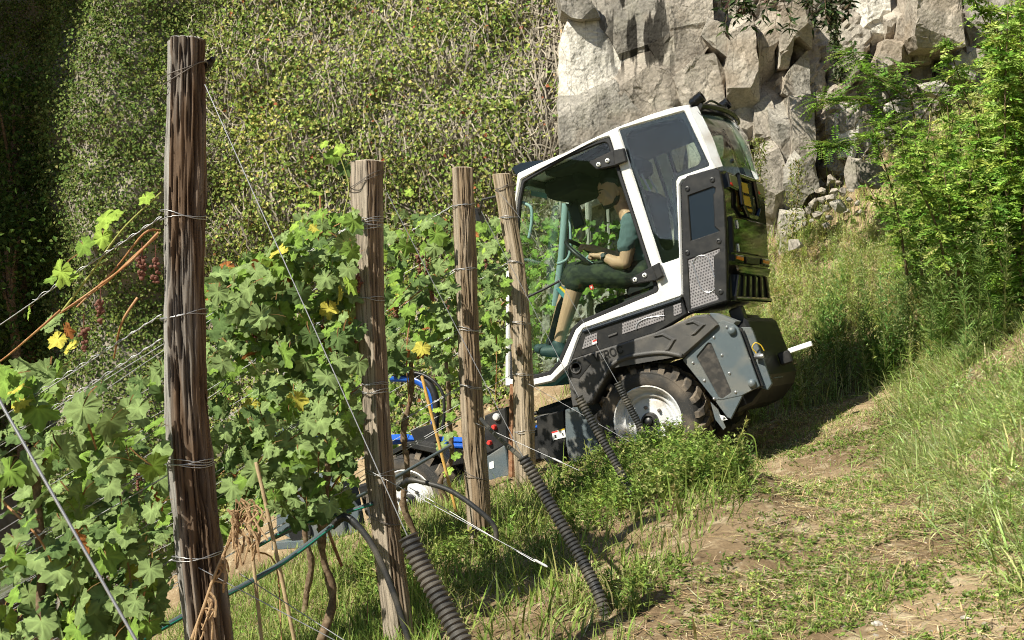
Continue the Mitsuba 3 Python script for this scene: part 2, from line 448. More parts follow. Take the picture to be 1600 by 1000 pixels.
cv, cf = sheet_mesh(axis_(0.2, 6.2, 0.035, 26, 1.2)[lambda a: a > -0.4] if False else np.concatenate([np.arange(0.3, 6.2, 0.035), np.geomspace(6.25, 40, 30)]), np.concatenate([np.arange(-1.2, 3.6, 0.035), np.geomspace(3.65, 14, 20)]), face_y)
CL = add('cliff', (cv, cf), 'rock_face', uv=tone_uv(len(cv), (0.31, 0.28, 0.235)), label='rugged grey brown rock face behind the tractor', kind='structure')
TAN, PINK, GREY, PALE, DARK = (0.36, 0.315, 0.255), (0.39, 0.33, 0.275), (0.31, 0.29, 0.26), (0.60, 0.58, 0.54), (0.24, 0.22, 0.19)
BLOCKS = [
    ([(880, 62), (893, 25), (930, 12), (945, 40), (960, 60), (975, 90), (970, 115), (935, 135), (905, 150), (879, 150)], 0.50, PALE),
    ([(874, -30), (905, -30), (925, 8), (932, 18), (910, 22), (897, 20), (882, 10)], 0.75, GREY),
    ([(928, -30), (1045, -30), (1055, 50), (1020, 70), (985, 85), (975, 90), (960, 58), (945, 38), (932, 15)], 0.52, (0.27, 0.26, 0.22)),
    ([(1045, -30), (1110, -30), (1112, 30), (1085, 42), (1065, 52), (1054, 50)], 0.56, TAN),
    ([(878, 150), (905, 150), (935, 135), (960, 125), (985, 160), (1010, 185), (1005, 290), (882, 330)], 0.58, GREY),
    ([(970, 115), (985, 85), (1020, 70), (1040, 110), (1075, 165), (1065, 300), (1010, 290), (1010, 185), (985, 160), (960, 125)], 0.55, (0.36, 0.31, 0.24)),
    ([(1020, 70), (1055, 50), (1100, 45), (1112, 60), (1090, 90), (1060, 120), (1045, 112)], 0.52, PINK),
    ([(1060, 120), (1090, 90), (1115, 85), (1132, 108), (1128, 150), (1126, 240), (1090, 260), (1075, 165)], 0.62, PINK),
    ([(1112, 30), (1135, 40), (1142, 60), (1136, 80), (1120, 68), (1104, 50)], 0.62, GREY),
    ([(1147, 45), (1160, 15), (1176, 20), (1181, 80), (1184, 125), (1186, 150), (1172, 165), (1146, 175), (1143, 110)], 0.70, PINK),
    ([(1190, 30), (1213, 10), (1232, 25), (1240, 60), (1218, 55), (1210, 75), (1212, 105), (1206, 130), (1194, 125)], 0.48, PINK),
    ([(1232, 15), (1256, -5), (1270, 30), (1270, 60), (1254, 48), (1240, 52), (1236, 95), (1230, 95)], 0.66, TAN),
    ([(1238, 66), (1252, 52), (1262, 62), (1258, 80), (1240, 80)], 0.30, DARK),
    ([(1238, 115), (1250, 98), (1268, 80), (1269, 140), (1245, 148), (1232, 140)], 0.60, GREY),
    ([(1196, 140), (1215, 118), (1232, 140), (1240, 150), (1238, 205), (1239, 262), (1226, 240), (1214, 205), (1212, 165), (1205, 150)], 0.76, GREY),
    ([(1146, 175), (1172, 165), (1183, 150), (1186, 200), (1175, 215), (1160, 205), (1150, 190)], 0.50, TAN),
    ([(1187, 165), (1205, 150), (1211, 190), (1213, 215), (1195, 222), (1187, 215)], 0.60, TAN),
    ([(1141, 178), (1150, 192), (1165, 212), (1170, 236), (1158, 250), (1146, 235)], 0.52, GREY),
    ([(1198, 224), (1213, 216), (1222, 240), (1228, 262), (1232, 300), (1225, 340), (1228, 390), (1203, 400), (1197, 300)], 0.82, TAN),
    ([(1243, 150), (1271, 148), (1273, 215), (1272, 250), (1258, 262), (1245, 240)], 0.78, TAN),
    ([(1246, 242), (1258, 260), (1272, 252), (1279, 290), (1262, 300), (1250, 320), (1240, 332), (1232, 300), (1233, 265)], 0.84, GREY),
    ([(1228, 330), (1240, 332), (1252, 318), (1257, 345), (1238, 362), (1240, 405), (1225, 410)], 0.80, (0.46, 0.43, 0.38)),
    ([(1342, -30), (1386, -30), (1392, 30), (1396, 60), (1378, 62), (1355, 40)], 0.42, (0.62, 0.60, 0.57)),
    ([(1388, -30), (1442, -30), (1438, 5), (1416, 15), (1412, 25), (1410, 55), (1395, 58)], 0.50, TAN),
    ([(1412, 28), (1440, 36), (1442, 55), (1425, 62), (1411, 58)], 0.55, TAN),
    ([(1442, -30), (1504, -30), (1508, 10), (1508, 64), (1480, 65), (1448, 63), (1440, 48)], 1.00, (0.36, 0.31, 0.245)),
    ([(1528, -30), (1572, -30), (1566, 55), (1532, 60), (1522, 35)], 0.55, GREY),
    ([(1390, 62), (1425, 64), (1440, 66), (1436, 95), (1410, 97), (1388, 112), (1380, 90)], 0.60, TAN),
    ([(1440, 72), (1450, 72), (1456, 90), (1442, 90)], 0.52, PINK),
    ([(1498, 98), (1508, 82), (1520, 95), (1525, 118), (1505, 114)], 0.80, GREY),
    ([(1522, 75), (1538, 80), (1530, 102), (1520, 108)], 0.80, TAN),
    ([(1324, 82), (1342, 85), (1342, 118), (1330, 128), (1325, 110)], 0.60, TAN),
    ([(1312, 165), (1345, 160), (1352, 210), (1335, 240), (1316, 240)], 0.45, PALE),
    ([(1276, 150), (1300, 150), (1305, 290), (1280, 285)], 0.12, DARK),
    ([(1566, -30), (1640, -30), (1640, 70), (1575, 60)], 0.60, GREY),
]


def block(px, d, tone, seed, k=0.42):
    c = np.mean(px, 0)
    yc = float(wall_y((c[0] - 800) / FPX * 13.5, (500 - c[1]) / FPX * 13.5)) - d
    pts = [tuple(P(u, v, yc)[[0, 2]]) for u, v in px]
    g = Polygon(pts).buffer(0).buffer(0.03, join_style=2)
    if g.geom_type != 'Polygon':
        g = max(g.geoms, key=lambda x: x.area)
    pp = np.array(g.exterior.coords)[:-1]
    if not g.exterior.is_ccw:
        pp = pp[::-1]
    rr = np.random.default_rng(seed)
    kk = 0.35 if px[0][0] < 1125 else 1.0
    ctr, ext = pp.mean(0), pp.max(0) - pp.min(0)
    m = m3.Manifold.extrude(m3.CrossSection([pp.tolist()]), 1.4)             # (x, z, w), the front at w = 1.4
    big = float(np.hypot(*ext))
    def cut(nx, nz, depth_at, at):
        """Keep what lies behind the plane through (at, 1.4 - depth_at) with normal (nx, nz, 1)."""
        nonlocal m
        n = np.array([nx, nz, 1.0]); n /= np.linalg.norm(n)
        o = float(n @ [at[0], at[1], 1.4 - depth_at])
        m = m.trim_by_plane([float(-n[0]), float(-n[1]), float(-n[2])], -o)
    cut(rr.uniform(-0.2, 0.2) * kk, rr.uniform(-0.10, 0.22) * kk, 0.08, ctr)
    for _ in range(6 if kk == 1.0 else 4):                                    # chips off edges and corners
        q = pp[rr.integers(len(pp))] * rr.uniform(0.75, 1.0) + ctr * 0.0
        q = ctr + (pp[rr.integers(len(pp))] - ctr) * rr.uniform(0.55, 0.95)
        dr_ = unit((q - ctr + rr.normal(0, 0.08, 2) * big)[None])[0]
        cut(dr_[0] * rr.uniform(0.3, 1.5) * (0.6 if kk < 1 else 1), dr_[1] * rr.uniform(0.3, 1.5) * (0.6 if kk < 1 else 1), 0.08 + rr.uniform(-0.01, 0.03) * big * kk, q)
    m = man2tri(m.refine_to_length(0.05))
    v = np.array(m.vertices)
    w = np.stack([v[:, 0], v[:, 2], v[:, 1]], -1)
    w1, e1 = vor(np.stack([v[:, 0] * 5 + v[:, 1] * rr.uniform(-2, 2), v[:, 1] * 2.4], -1), seed)
    nz_ = (v[:, 2] > 0.9)
    y = yc + 1.4 - v[:, 2] - nz_ * (0.035 * (w1 - 0.5) + 0.03 * (meshkit.fbm(w * 5, 3, seed) - 0.5)) * (0.7 if kk < 1 else 1)
    jit = 0.018 * (meshkit.fbm(w * 9, 3, seed + 9) - 0.5) * 2
    out = np.stack([v[:, 0] + jit, y, v[:, 1] + np.roll(jit, 7) * 0.5], -1)
    return out, m.faces


pz = []
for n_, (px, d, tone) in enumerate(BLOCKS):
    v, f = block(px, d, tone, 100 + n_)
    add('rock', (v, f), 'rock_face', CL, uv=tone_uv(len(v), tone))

# ------------------------------------------------------------------ ivy-clad cliff to the left, the gully, and a buttress beyond the left edge
def ivy_y(X, Z):
    p = np.stack([X, X * 0, Z], -1)
    y = wall_y(X, Z) - 0.55 * (meshkit.fbm(p * 0.55, 3, 15) - 0.5) * 2 - 0.16 * (meshkit.fbm(p * 2.4, 3, 16) - 0.5)
    y = y - 0.5 * np.exp(-((X + 4.55) / 0.75) ** 2)
    return y + 2.2 * sstep(-5.25, -5.75, X) + 1.6 * sstep(-5.7, -7.0, X)


iv, if_ = sheet_mesh(np.concatenate([-np.geomspace(7.3, 40, 20)[::-1], np.arange(-7.2, 0.62, 0.05)]), np.concatenate([np.arange(-3.6, 3.9, 0.05), np.geomspace(4, 14, 14)]), ivy_y)
scene['rock_plain'] = {'type': 'twosided', 'b': {'type': 'diffuse', 'reflectance': mikit.proc(lambda p, n, uv: mikit.mix((0.13, 0.115, 0.085), (0.42, 0.38, 0.31), mikit.fbm(p.x * 5, p.y * 5, p.z * 5, 4)))}}
IC = add('ivy_cliff', (iv, if_), 'rock_plain', uv=tone_uv(len(iv), (0.46, 0.41, 0.32)), label='rock face grown over with ivy, left of the bare cliff', kind='structure')
hb = man2tri(m3.Manifold.extrude(m3.CrossSection([[(-14, 14.3), (-7.2, 14.0), (-6.55, 14.5), (-6.6, 15.2), (-7.4, 17.0), (-14, 17.5)]]), 34).refine_to_length(0.5))
v = np.array(hb.vertices); v[:, 2] -= 8
v[:, :2] += 0.35 * (meshkit.fbm(v * 0.9, 3, 3) - 0.5)[:, None]
add('rock_buttress', (v, hb.faces), 'rock_plain', uv=tone_uv(len(v), DARK), label='shaded rock buttress left of the ivy cliff', kind='structure')


# ------------------------------------------------------------------ the wooded valley side behind the camera (seen in the cab windows)
a_ = np.linspace(-math.pi * 0.98, math.pi * 0.02, 600)
rows = []
for t, (rad, zz) in enumerate(((60, -60), (140, -48), (230, -20), (330, 8), (430, 26), (520, 34))):
    ang = a_
    n_ = meshkit.fbm(np.stack([np.cos(ang) * 3, np.sin(ang) * 3, ang * 0 + t * 0.3], -1), 4, 6)
    if t >= 3:
        zz = zz + rad * (0.055 * sstep(math.radians(-134.7), math.radians(-136.0), ang) - 0.004)
    rows.append(np.stack([np.cos(ang) * rad, np.sin(ang) * rad, zz + (n_ - 0.5) * rad * 0.07], 1))
hv = np.vstack(rows); k = len(a_)
i, j = np.meshgrid(np.arange(len(rows) - 1), np.arange(k - 1), indexing='ij')
q = np.stack([i * k + j, i * k + j + 1, (i + 1) * k + j + 1, (i + 1) * k + j], -1).reshape(-1, 4)
add('hills', (hv, np.vstack([q[:, [0, 1, 2]], q[:, [0, 2, 3]]])), 'wooded', smooth=True, label='wooded hills across the valley behind the camera', kind='structure')
scene['wooded'] = {'type': 'twosided', 'b': {'type': 'diffuse', 'reflectance': mikit.proc(lambda p, n, uv: mikit.mix((0.025, 0.045, 0.02), (0.07, 0.10, 0.04), mikit.fbm(p.x * 0.12, p.y * 0.12, p.z * 0.12, 4)))}}

# ---- leaf clouds as arrays
def leaf_cloud(c, d, n, L, Wd, col, fold=0.25, seg=1):
    """Pointed leaves: centre c, growing direction d, face normal n (k x 3), length L, width Wd, colour; four triangles each."""
    d = d / (np.linalg.norm(d, axis=1, keepdims=True) + 1e-9)
    s = np.cross(n, d); s /= np.linalg.norm(s, axis=1, keepdims=True) + 1e-9
    n = np.cross(d, s)
    L, Wd = np.asarray(L)[:, None], np.asarray(Wd)[:, None]
    b, t = c - d * L * 0.5, c + d * L * 0.5 - n * L * 0.12
    m = c - d * L * 0.05 - n * Wd * 0.0
    l, r = c - d * L * 0.08 - s * Wd * 0.5 + n * Wd * fold, c - d * L * 0.08 + s * Wd * 0.5 + n * Wd * fold
    v = np.stack([b, l, t, r, m], 1).reshape(-1, 3)
    k = np.arange(len(c))[:, None] * 5
    f = np.concatenate([k + [0, 4, 1], k + [1, 4, 2], k + [2, 4, 3], k + [3, 4, 0]], 1).reshape(-1, 3)
    return v, f, np.repeat(col, 5, 0)


def two_tri(c, d, n, L, Wd, col, fold=0.2):
    d = d / (np.linalg.norm(d, axis=1, keepdims=True) + 1e-9)
    s = np.cross(n, d); s /= np.linalg.norm(s, axis=1, keepdims=True) + 1e-9
    n = np.cross(d, s)
    L, Wd = np.asarray(L)[:, None], np.asarray(Wd)[:, None]
    b, t = c - d * L * 0.5, c + d * L * 0.5
    l, r = c - d * L * 0.1 - s * Wd * 0.5 + n * Wd * fold, c - d * L * 0.1 + s * Wd * 0.5 + n * Wd * fold
    v = np.stack([b, l, t, r], 1).reshape(-1, 3)
    k = np.arange(len(c))[:, None] * 4
    f = np.concatenate([k + [0, 2, 1], k + [0, 3, 2]], 1).reshape(-1, 3)
    return v, f, np.repeat(col, 4, 0)


def blades(base, az, L, lean, bend, w, col, tipcol=None, segs=3):
    """Grass blades: a strip that rises, leans over towards az and bends."""
    k = len(base)
    t = np.linspace(0, 1, segs + 1)
    ang = lean[:, None] + bend[:, None] * t[None]                # from the vertical
    ds = (L / segs)[:, None]
    h = np.concatenate([np.zeros((k, 1)), np.cumsum(np.sin(ang[:, :-1]) * ds, 1)], 1)
    z = np.concatenate([np.zeros((k, 1)), np.cumsum(np.cos(ang[:, :-1]) * ds, 1)], 1)
    ca, sa = np.cos(az)[:, None], np.sin(az)[:, None]
    ctr = base[:, None] + np.stack([h * ca, h * sa, z], -1)
    wd = w[:, None] * np.array([0.7, 1.0, 0.75, 0.45, 0.3])[:segs][None]
    sx = np.stack([-sa, ca, sa * 0], -1) * wd[..., None] * 0.5
    v = np.concatenate([ctr[:, :-1] - sx, ctr[:, :-1] + sx, ctr[:, -1:]], 1)     # l0..ln-1, r0..rn-1, tip
    f = []
    for i in range(segs - 1):
        f += [[i, segs + i, segs + i + 1], [i, segs + i + 1, i + 1]]
    f.append([segs - 1, 2 * segs - 1, 2 * segs])
    F = (np.arange(k)[:, None, None] * (2 * segs + 1) + np.array(f)[None]).reshape(-1, 3)
    tipcol = col if tipcol is None else tipcol
    tt = np.concatenate([t[:-1], t[:-1], [1]])[None, :, None]
    c = (col[:, None] * (1 - tt) + tipcol[:, None] * tt).reshape(-1, 3)
    return v.reshape(-1, 3), F, c


def join(parts):
    v, f, c, o = [], [], [], 0
    for a, b, d in parts:
        v.append(a); f.append(b + o); c.append(d); o += len(a)
    return np.vstack(v), np.vstack(f), np.clip(np.vstack(c), 0.004, 0.95)


def pick(rg, palette, weights, n, jit=0.25):
    p = np.array(palette)[rg.choice(len(palette), n, p=np.array(weights) / sum(weights))]
    return p * (1 + jit * rg.normal(0, 1, (n, 1))).clip(0.45, 1.7) * (1 + 0.08 * rg.normal(0, 1, (n, 3)))


def surf_normal(fn, X, Z, e=0.02):
    dx = (fn(X + e, Z) - fn(X - e, Z)) / (2 * e); dz = (fn(X, Z + e) - fn(X, Z - e)) / (2 * e)
    return unit(np.stack([dx, -np.ones_like(X), dz], -1))


# ivy leaves, thick to the left, loose over stems to the right
N = 250000
X, Z = R.uniform(-8.8, 0.55, N), R.uniform(-2.6, 4.9, N)
pp = np.stack([X, X * 0, Z], -1)
dens = np.interp(X, [-8.8, -3.7, -3.0, 0.0, 0.3, 0.55], [1.0, 1.0, 0.85, 0.74, 0.38, 0.15])
dens = dens * np.clip(0.42 + 1.9 * (meshkit.fbm(pp * 2.6 + 4, 4, 40) - 0.25), 0.08, 1.3)
keep = R.random(N) < dens
X, Z, pp = X[keep], Z[keep], pp[keep]
N = len(X)
nr = surf_normal(ivy_y, X, Z)
y = ivy_y(X, Z)
off = R.gamma(2.0, 0.035, N) + 0.01
c = np.stack([X, y, Z], -1) + nr * off[:, None]
dn = unit(np.stack([R.normal(0, 0.7, N), R.normal(-0.3, 0.4, N), R.normal(-0.6, 0.5, N)], -1))
nn_ = unit(nr + R.normal(0, 0.55, (N, 3)) + [0, -0.1, 0.45])
L = R.uniform(0.024, 0.047, N) * np.interp(X, [-7, -3.7, -2.6], [1.0, 1.0, 1.1])
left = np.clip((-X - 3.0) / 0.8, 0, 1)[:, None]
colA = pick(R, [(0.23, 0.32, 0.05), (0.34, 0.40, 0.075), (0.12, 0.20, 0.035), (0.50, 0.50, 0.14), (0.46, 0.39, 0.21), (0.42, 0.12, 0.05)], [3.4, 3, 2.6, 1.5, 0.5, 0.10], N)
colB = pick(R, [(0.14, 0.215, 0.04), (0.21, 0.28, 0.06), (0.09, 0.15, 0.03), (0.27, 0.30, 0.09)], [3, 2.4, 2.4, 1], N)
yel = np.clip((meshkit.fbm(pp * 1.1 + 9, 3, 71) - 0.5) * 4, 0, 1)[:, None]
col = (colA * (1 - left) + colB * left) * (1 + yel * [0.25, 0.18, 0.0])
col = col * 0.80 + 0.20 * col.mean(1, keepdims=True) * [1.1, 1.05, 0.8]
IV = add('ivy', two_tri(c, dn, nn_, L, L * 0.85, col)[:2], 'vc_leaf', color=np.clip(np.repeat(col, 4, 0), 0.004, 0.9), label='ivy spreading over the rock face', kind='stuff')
tw = []
for k in range(4200):
    x, z = R.uniform(-3.6, 0.5), R.uniform(-0.8, 3.7)
    if R.random() < 0.25:
        x = R.uniform(0.2, 0.55)
    n_ = 5
    a = R.normal(math.pi / 2 if R.random() < 0.7 else R.uniform(0, math.pi), 0.45); ln = R.uniform(0.12, 0.6)
    t = np.linspace(-0.5, 0.5, n_) * ln
    xs = np.minimum(x + t * math.cos(a) + R.normal(0, 0.012, n_), 0.6); zs = z + t * math.sin(a) + R.normal(0, 0.012, n_)
    ys = ivy_y(xs, zs) - 0.03 - np.abs(R.normal(0, 0.05))
    tw.append((np.stack([xs, ys, zs], -1), np.full(n_, R.uniform(0.003, 0.0085)), np.array([0.36, 0.315, 0.25]) * R.uniform(0.5, 1.35)))


def twigs(list_, sides=3):
    parts = []
    for p, r, c in list_:
        m = tube(p, r, sides, caps=False)
        parts.append((np.asarray(m.vertices), np.asarray(m.faces), np.repeat(np.asarray(c)[None], len(m.vertices), 0)))
    return join(parts)


v, f, cc = twigs(tw)
add('stem', (v, f), 'vc_matt', IV, color=cc, kind='stuff', label='bare grey ivy stems clinging to the rock')
# ------------------------------------------------------------------ tractor
PSI, TH = math.radians(25), math.radians(18.8)
TO = P(1012, 659, 9.5)
TX = np.array([-math.cos(PSI) * math.cos(TH), math.sin(PSI) * math.cos(TH), -math.sin(TH)])
TZ = np.array([-math.cos(PSI) * math.sin(TH), math.sin(PSI) * math.sin(TH), math.cos(TH)])
TY = np.array([-math.sin(PSI), -math.cos(PSI), 0.0])
TM = np.stack([TX, TY, TZ], 1)                                   # local (forward, left, up) -> world


def S(u, v, y=0.0):
    """Photo pixel onto the tractor's own lengthwise plane y: local (x, z)."""
    d = P(u, v, 1.0)
    p = d * ((TO @ TY + y) / (d @ TY)) - TO
    return np.array([p @ TX, p @ TZ])


def SS(pts, y=0.0):
    return [tuple(S(u, v, y)) for u, v in pts]


def S3(u, v, y):
    x, z = S(u, v, y)
    return np.array([x, y, z])


def W(m):
    """A mesh in tractor coordinates, in the world."""
    return trimesh.Trimesh(np.asarray(m.vertices) @ TM.T + TO, m.faces, process=False)


def side(m, y):
    """(a, b, w) of a prism to local (x, y, z), its w = 0 face at y, looking left."""
    v = np.asarray(m.vertices)
    return trimesh.Trimesh(np.stack([v[:, 0], y + v[:, 2], v[:, 1]], 1), np.asarray(m.faces)[:, ::-1], process=False)


def plate(px, y, thick, holes=(), bevel=0.004, r=0.0, hr=None, hpx=True):
    return side(prism(SS(px, y), thick, [SS(h, y) if hpx else h for h in holes], bevel, r, hr), y)


def flip_y(m, mid=-0.6):
    v = np.array(m.vertices); v[:, 1] = 2 * mid - v[:, 1]
    return trimesh.Trimesh(v, np.asarray(m.faces)[:, ::-1], process=False)


TR = thing('tractor', 'compact tractor with white cab frame and black hood nosing down the slope between vine rows', 'tractor')


def tp(name, m, bsdf, parent=TR, smooth=30, **k):
    return add(name, W(m), bsdf, parent, smooth=smooth, **k)


CABY, FARY = -0.10, -1.10
frame_px = [(808, 271), (842, 255), (880, 239), (920, 219), (963, 199), (1009, 181), (1050, 168), (1076, 163), (1118, 261), (1119, 266), (1066, 282), (1062, 290), (1067, 460),
            (1064, 464), (912, 514), (905, 525), (888, 572), (862, 597), (830, 604), (789, 604), (790, 430), (804, 310)]
door_px = [(814, 281), (881, 241), (930, 220), (952, 213), (1029, 452), (1026, 457), (909, 506), (899, 515), (876, 568), (860, 586), (835, 592), (796, 593), (797, 440), (808, 312)]
win_px = [(967, 203), (1069, 174), (1109, 259), (1060, 276), (1056, 283), (1061, 403), (1034, 412)]
near = plate(frame_px, CABY, 0.06, [door_px, win_px], 0.010, 0.012, 0.012)
tp('cab_frame', near, 'white_paint', label='white near side frame of the cab')
tp('cab_frame', flip_y(near), 'white_paint', label='white far side frame of the cab, seen through the glass')


def sheet(px, y):
    g = Polygon(SS(px, y)).buffer(0)
    m = trimesh.creation.triangulate_polygon(g, engine='earcut')
    v = np.asarray(m[0])
    return trimesh.Trimesh(np.stack([v[:, 0], np.full(len(v), y), v[:, 1]], 1), m[1], process=False)


def inset(px, y, d):
    g = Polygon(SS(px, y)).buffer(-d, join_style=2)
    return [tuple(c) for c in np.array(g.exterior.coords)[:-1]]


for far in (0, 1):
    y = CABY - 0.012
    fl = flip_y if far else (lambda m: m)
    d = tp('door', fl(side(prism(SS(door_px, y), 0.03, [inset(door_px, y, 0.028)], 0.006, 0.01, 0.03), y)), 'rubber_seal')
    tp('glass', fl(sheet(door_px, y - 0.016)), 'glass', d, smooth=False)
    w = tp('rear_side_window', fl(side(prism(SS(win_px, y), 0.02, [inset(win_px, y, 0.03)], 0.004, 0.01, 0.05), y)), 'black_gloss')
    tp('glass', fl(sheet(win_px, y + 0.001)), 'glass_coated', w, smooth=False)
    if not far:
        for px, bolts in (([(919, 253), (957, 235), (974, 231), (979, 252), (960, 259), (932, 265)], [(935, 257), (949, 251)]),
                          ([(983, 436), (1018, 416), (1029, 410), (1037, 431), (1026, 438), (990, 444)], [(992, 437), (1007, 430)])):
            hg = tp('hinge', plate(px, CABY + 0.025, 0.03, bevel=0.006, r=0.006), 'black_plastic', d)
            rr = px[2:5] if px[0][0] < 950 else px[2:5]
            tp('hinge_block', plate([px[1], px[2], px[3], px[4]], CABY + 0.045, 0.03, bevel=0.008, r=0.004), 'black_plastic', hg)
            for b in bolts:
                x, z = S(*b, CABY + 0.03)
                bo = revolve([(0.0001, 0.012), (0.010, 0.012), (0.0155, 0.007), (0.0165, 0)], 20)
                bo.apply_translation([x, z, 0])
                tp('bolt', side(bo, CABY + 0.026), 'print_white', hg)
                bo = revolve([(0.0001, 0.0), (0.006, 0.0), (0.0065, -0.004)], 12); bo.apply_translation([x, z, 0.0145])
                tp('bolt_socket', side(bo, CABY + 0.026), 'print_black', hg)

# roof, headers, floor, windscreen and rear window run across the cab
def across(pts, y0, y1, bevel=0.0):
    """A closed (x, z) outline swept from y0 (left) to y1."""
    return side(prism(pts, y0 - y1, bevel=bevel), y0)


roof_top = [(808, 271), (842, 255), (880, 239), (920, 219), (963, 199), (1009, 181), (1050, 168), (1076, 163)]
rt = np.array(SS(roof_top, CABY))
tp('roof', across([tuple(p) for p in rt - [0, 0.004]] + [tuple(p) for p in (rt - [0, 0.045])[::-1]], CABY - 0.06, FARY + 0.06), 'white_paint', smooth=20)
rl = rt[1:-1]
tp('headliner', across([tuple(p) for p in rl - [0, 0.05]] + [tuple(p) for p in (rl - [0, 0.085])[::-1]], CABY - 0.07, FARY + 0.07), 'dark_cloth', smooth=20)
x0, z0 = S(812, 282, CABY)
tp('front_header', box([x0 + 0.0, -0.6, z0 - 0.0], [0.07, 0.9, 0.09], bevel=0.01), 'black_plastic')
tp('roof_console', box([x0 - 0.17, -0.72, z0 - 0.07], [0.28, 0.6, 0.14], bevel=0.03), 'dark_cloth')
xb, zb = S(795, 600, CABY)
tp('front_sill', box([xb - 0.02, -0.6, zb + 0.02], [0.05, 0.9, 0.06], bevel=0.01), 'black_plastic')
fp = np.array([S(800, 592, CABY), S(796, 440, CABY), S(807, 313, CABY), S(813, 285, CABY)])


def ruled(line, y0, y1, bulge=0.0, n=8):
    ys = np.linspace(y0, y1, n)
    t = np.linspace(-1, 1, n)
    v = np.array([[p[0] + bulge * (1 - tt * tt), y, p[1]] for p in line for y, tt in zip(ys, t)])
    i, j = np.meshgrid(np.arange(len(line) - 1), np.arange(n - 1), indexing='ij')
    q = np.stack([i * n + j, i * n + j + 1, (i + 1) * n + j + 1, (i + 1) * n + j], -1).reshape(-1, 4)
    return trimesh.Trimesh(v, np.vstack([q[:, [0, 1, 2]], q[:, [0, 2, 3]]]), process=False)


tp('windscreen', ruled(fp, CABY - 0.03, FARY + 0.03, 0.05), 'glass', smooth=True)
vis = [(799, 262), (815, 254), (845, 250), (852, 251), (806, 274)]
tp('sun_visor', across(SS(vis, -0.14), -0.14, -1.06, 0.006), 'screen', smooth=False, label='dark blue visor over the windscreen')
# floor and lower tub
fl_px = [(905, 512), (876, 570), (862, 588), (800, 596), (800, 606), (866, 603), (894, 580), (916, 522)]
tp('cab_floor', across(SS(fl_px, -0.16), -0.16, -1.04), 'teal', smooth=False, label='teal rubber floor of the cab')
tp('seat_plinth', box([-0.22, -0.6, 0.78], [0.5, 0.62, 0.2], bevel=0.03), 'dark_cloth')

# rear window, pillars and lamp bar
rp0, rp1 = S(1078, 168, CABY), S(1118, 262, CABY)
rear_line = [rp0 + [-0.01, 0], (rp0 + rp1) / 2 + [-0.055, 0.0], rp1 + [-0.03, 0]]
tp('rear_window', ruled(spline(rear_line, 5), CABY - 0.035, FARY + 0.035, -0.07, 10), 'glass_dark', smooth=True)
rf = np.array([rp0 + [-0.012, -0.0], rp0 + [-0.045, -0.07]])
tp('rear_window_band', ruled(rf + [-0.004, 0.0], CABY - 0.03, FARY + 0.03, -0.07, 10), 'black_gloss', smooth=True)
for yy, nm in ((CABY, 'silver rear corner pillar'), (FARY, None)):
    sg = -1 if yy == CABY else 1
    strip = []
    for p in spline([rp0, (rp0 + rp1) / 2 + [-0.012, 0], rp1], 5):
        strip.append([[p[0] + 0.01, yy + sg * 0.002, p[1]], [p[0] - 0.04, yy + sg * 0.04, p[1]], [p[0] - 0.01, yy + sg * 0.055, p[1]]])
    s_ = np.array(strip)
    n = len(s_)
    f = []
    for i in range(n - 1):
        for j in range(3):
            a, b = i * 3 + j, i * 3 + (j + 1) % 3
            f += [[a, b, b + 3], [a, b + 3, a + 3]]
    tp('rear_pillar', trimesh.Trimesh(s_.reshape(-1, 3), f, process=False), 'rim_paint', smooth=False, **({'label': nm} if nm else {}))
for y in (-0.3, -0.55):
    for dz in (-0.05,):
        x, z = rp1
        k = revolve([(0.0001, 0.018), (0.012, 0.016), (0.017, 0.005), (0.017, 0)], 16)
        k.apply_transform(trimesh.transformations.rotation_matrix(-math.pi / 2, [0, 1, 0]))
        k.apply_translation([x - 0.07, y, z + 0.04])
        tp('window_knob', k, 'black_gloss')
bar = np.array([[rp0[0] - 0.05 - 0.07 * (1 - ((y + 0.6) / 0.5) ** 2), y, rp0[1] - 0.005] for y in np.linspace(-0.14, -1.06, 12)])
lb = tp('lamp_bar', tube(bar, 0.018, 8), 'black_plastic')
for y, u, v in ((-0.16, 1089, 157), (-0.72, 1130, 166)):
    c = S3(u, v, y)
    for off, ln in ((0.0, 0.09),):
        k = revolve([(0.0001, -0.05), (0.028, -0.05), (0.036, -0.035), (0.036, -0.012), (0.039, -0.008), (0.039, 0.03), (0.041, 0.034), (0.041, 0.048), (0.034, 0.05), (0.033, 0.04), (0.0001, 0.036)], 28)
        k.apply_transform(trimesh.transformations.rotation_matrix(-math.pi / 2 + 0.25, [0, 1, 0]))
        k.apply_translation(c)
        wl = tp('work_lamp', k, 'black_gloss')
        tp('bracket', tube([c + [0.01, 0, -0.03], c + [0.03, 0, -0.07], c + [0.0, 0, -0.09]], 0.012, 6), 'black_plastic', wl)
tp('cable', tube(spline([bar[1] + [0, 0, 0.02], bar[3] + [0.02, 0, 0.06], bar[5] + [0, 0, 0.02], bar[7] + [0.02, 0, 0.05], bar[9] + [0, 0, 0.01]], 6), 0.008, 6), 'black_plastic', lb)

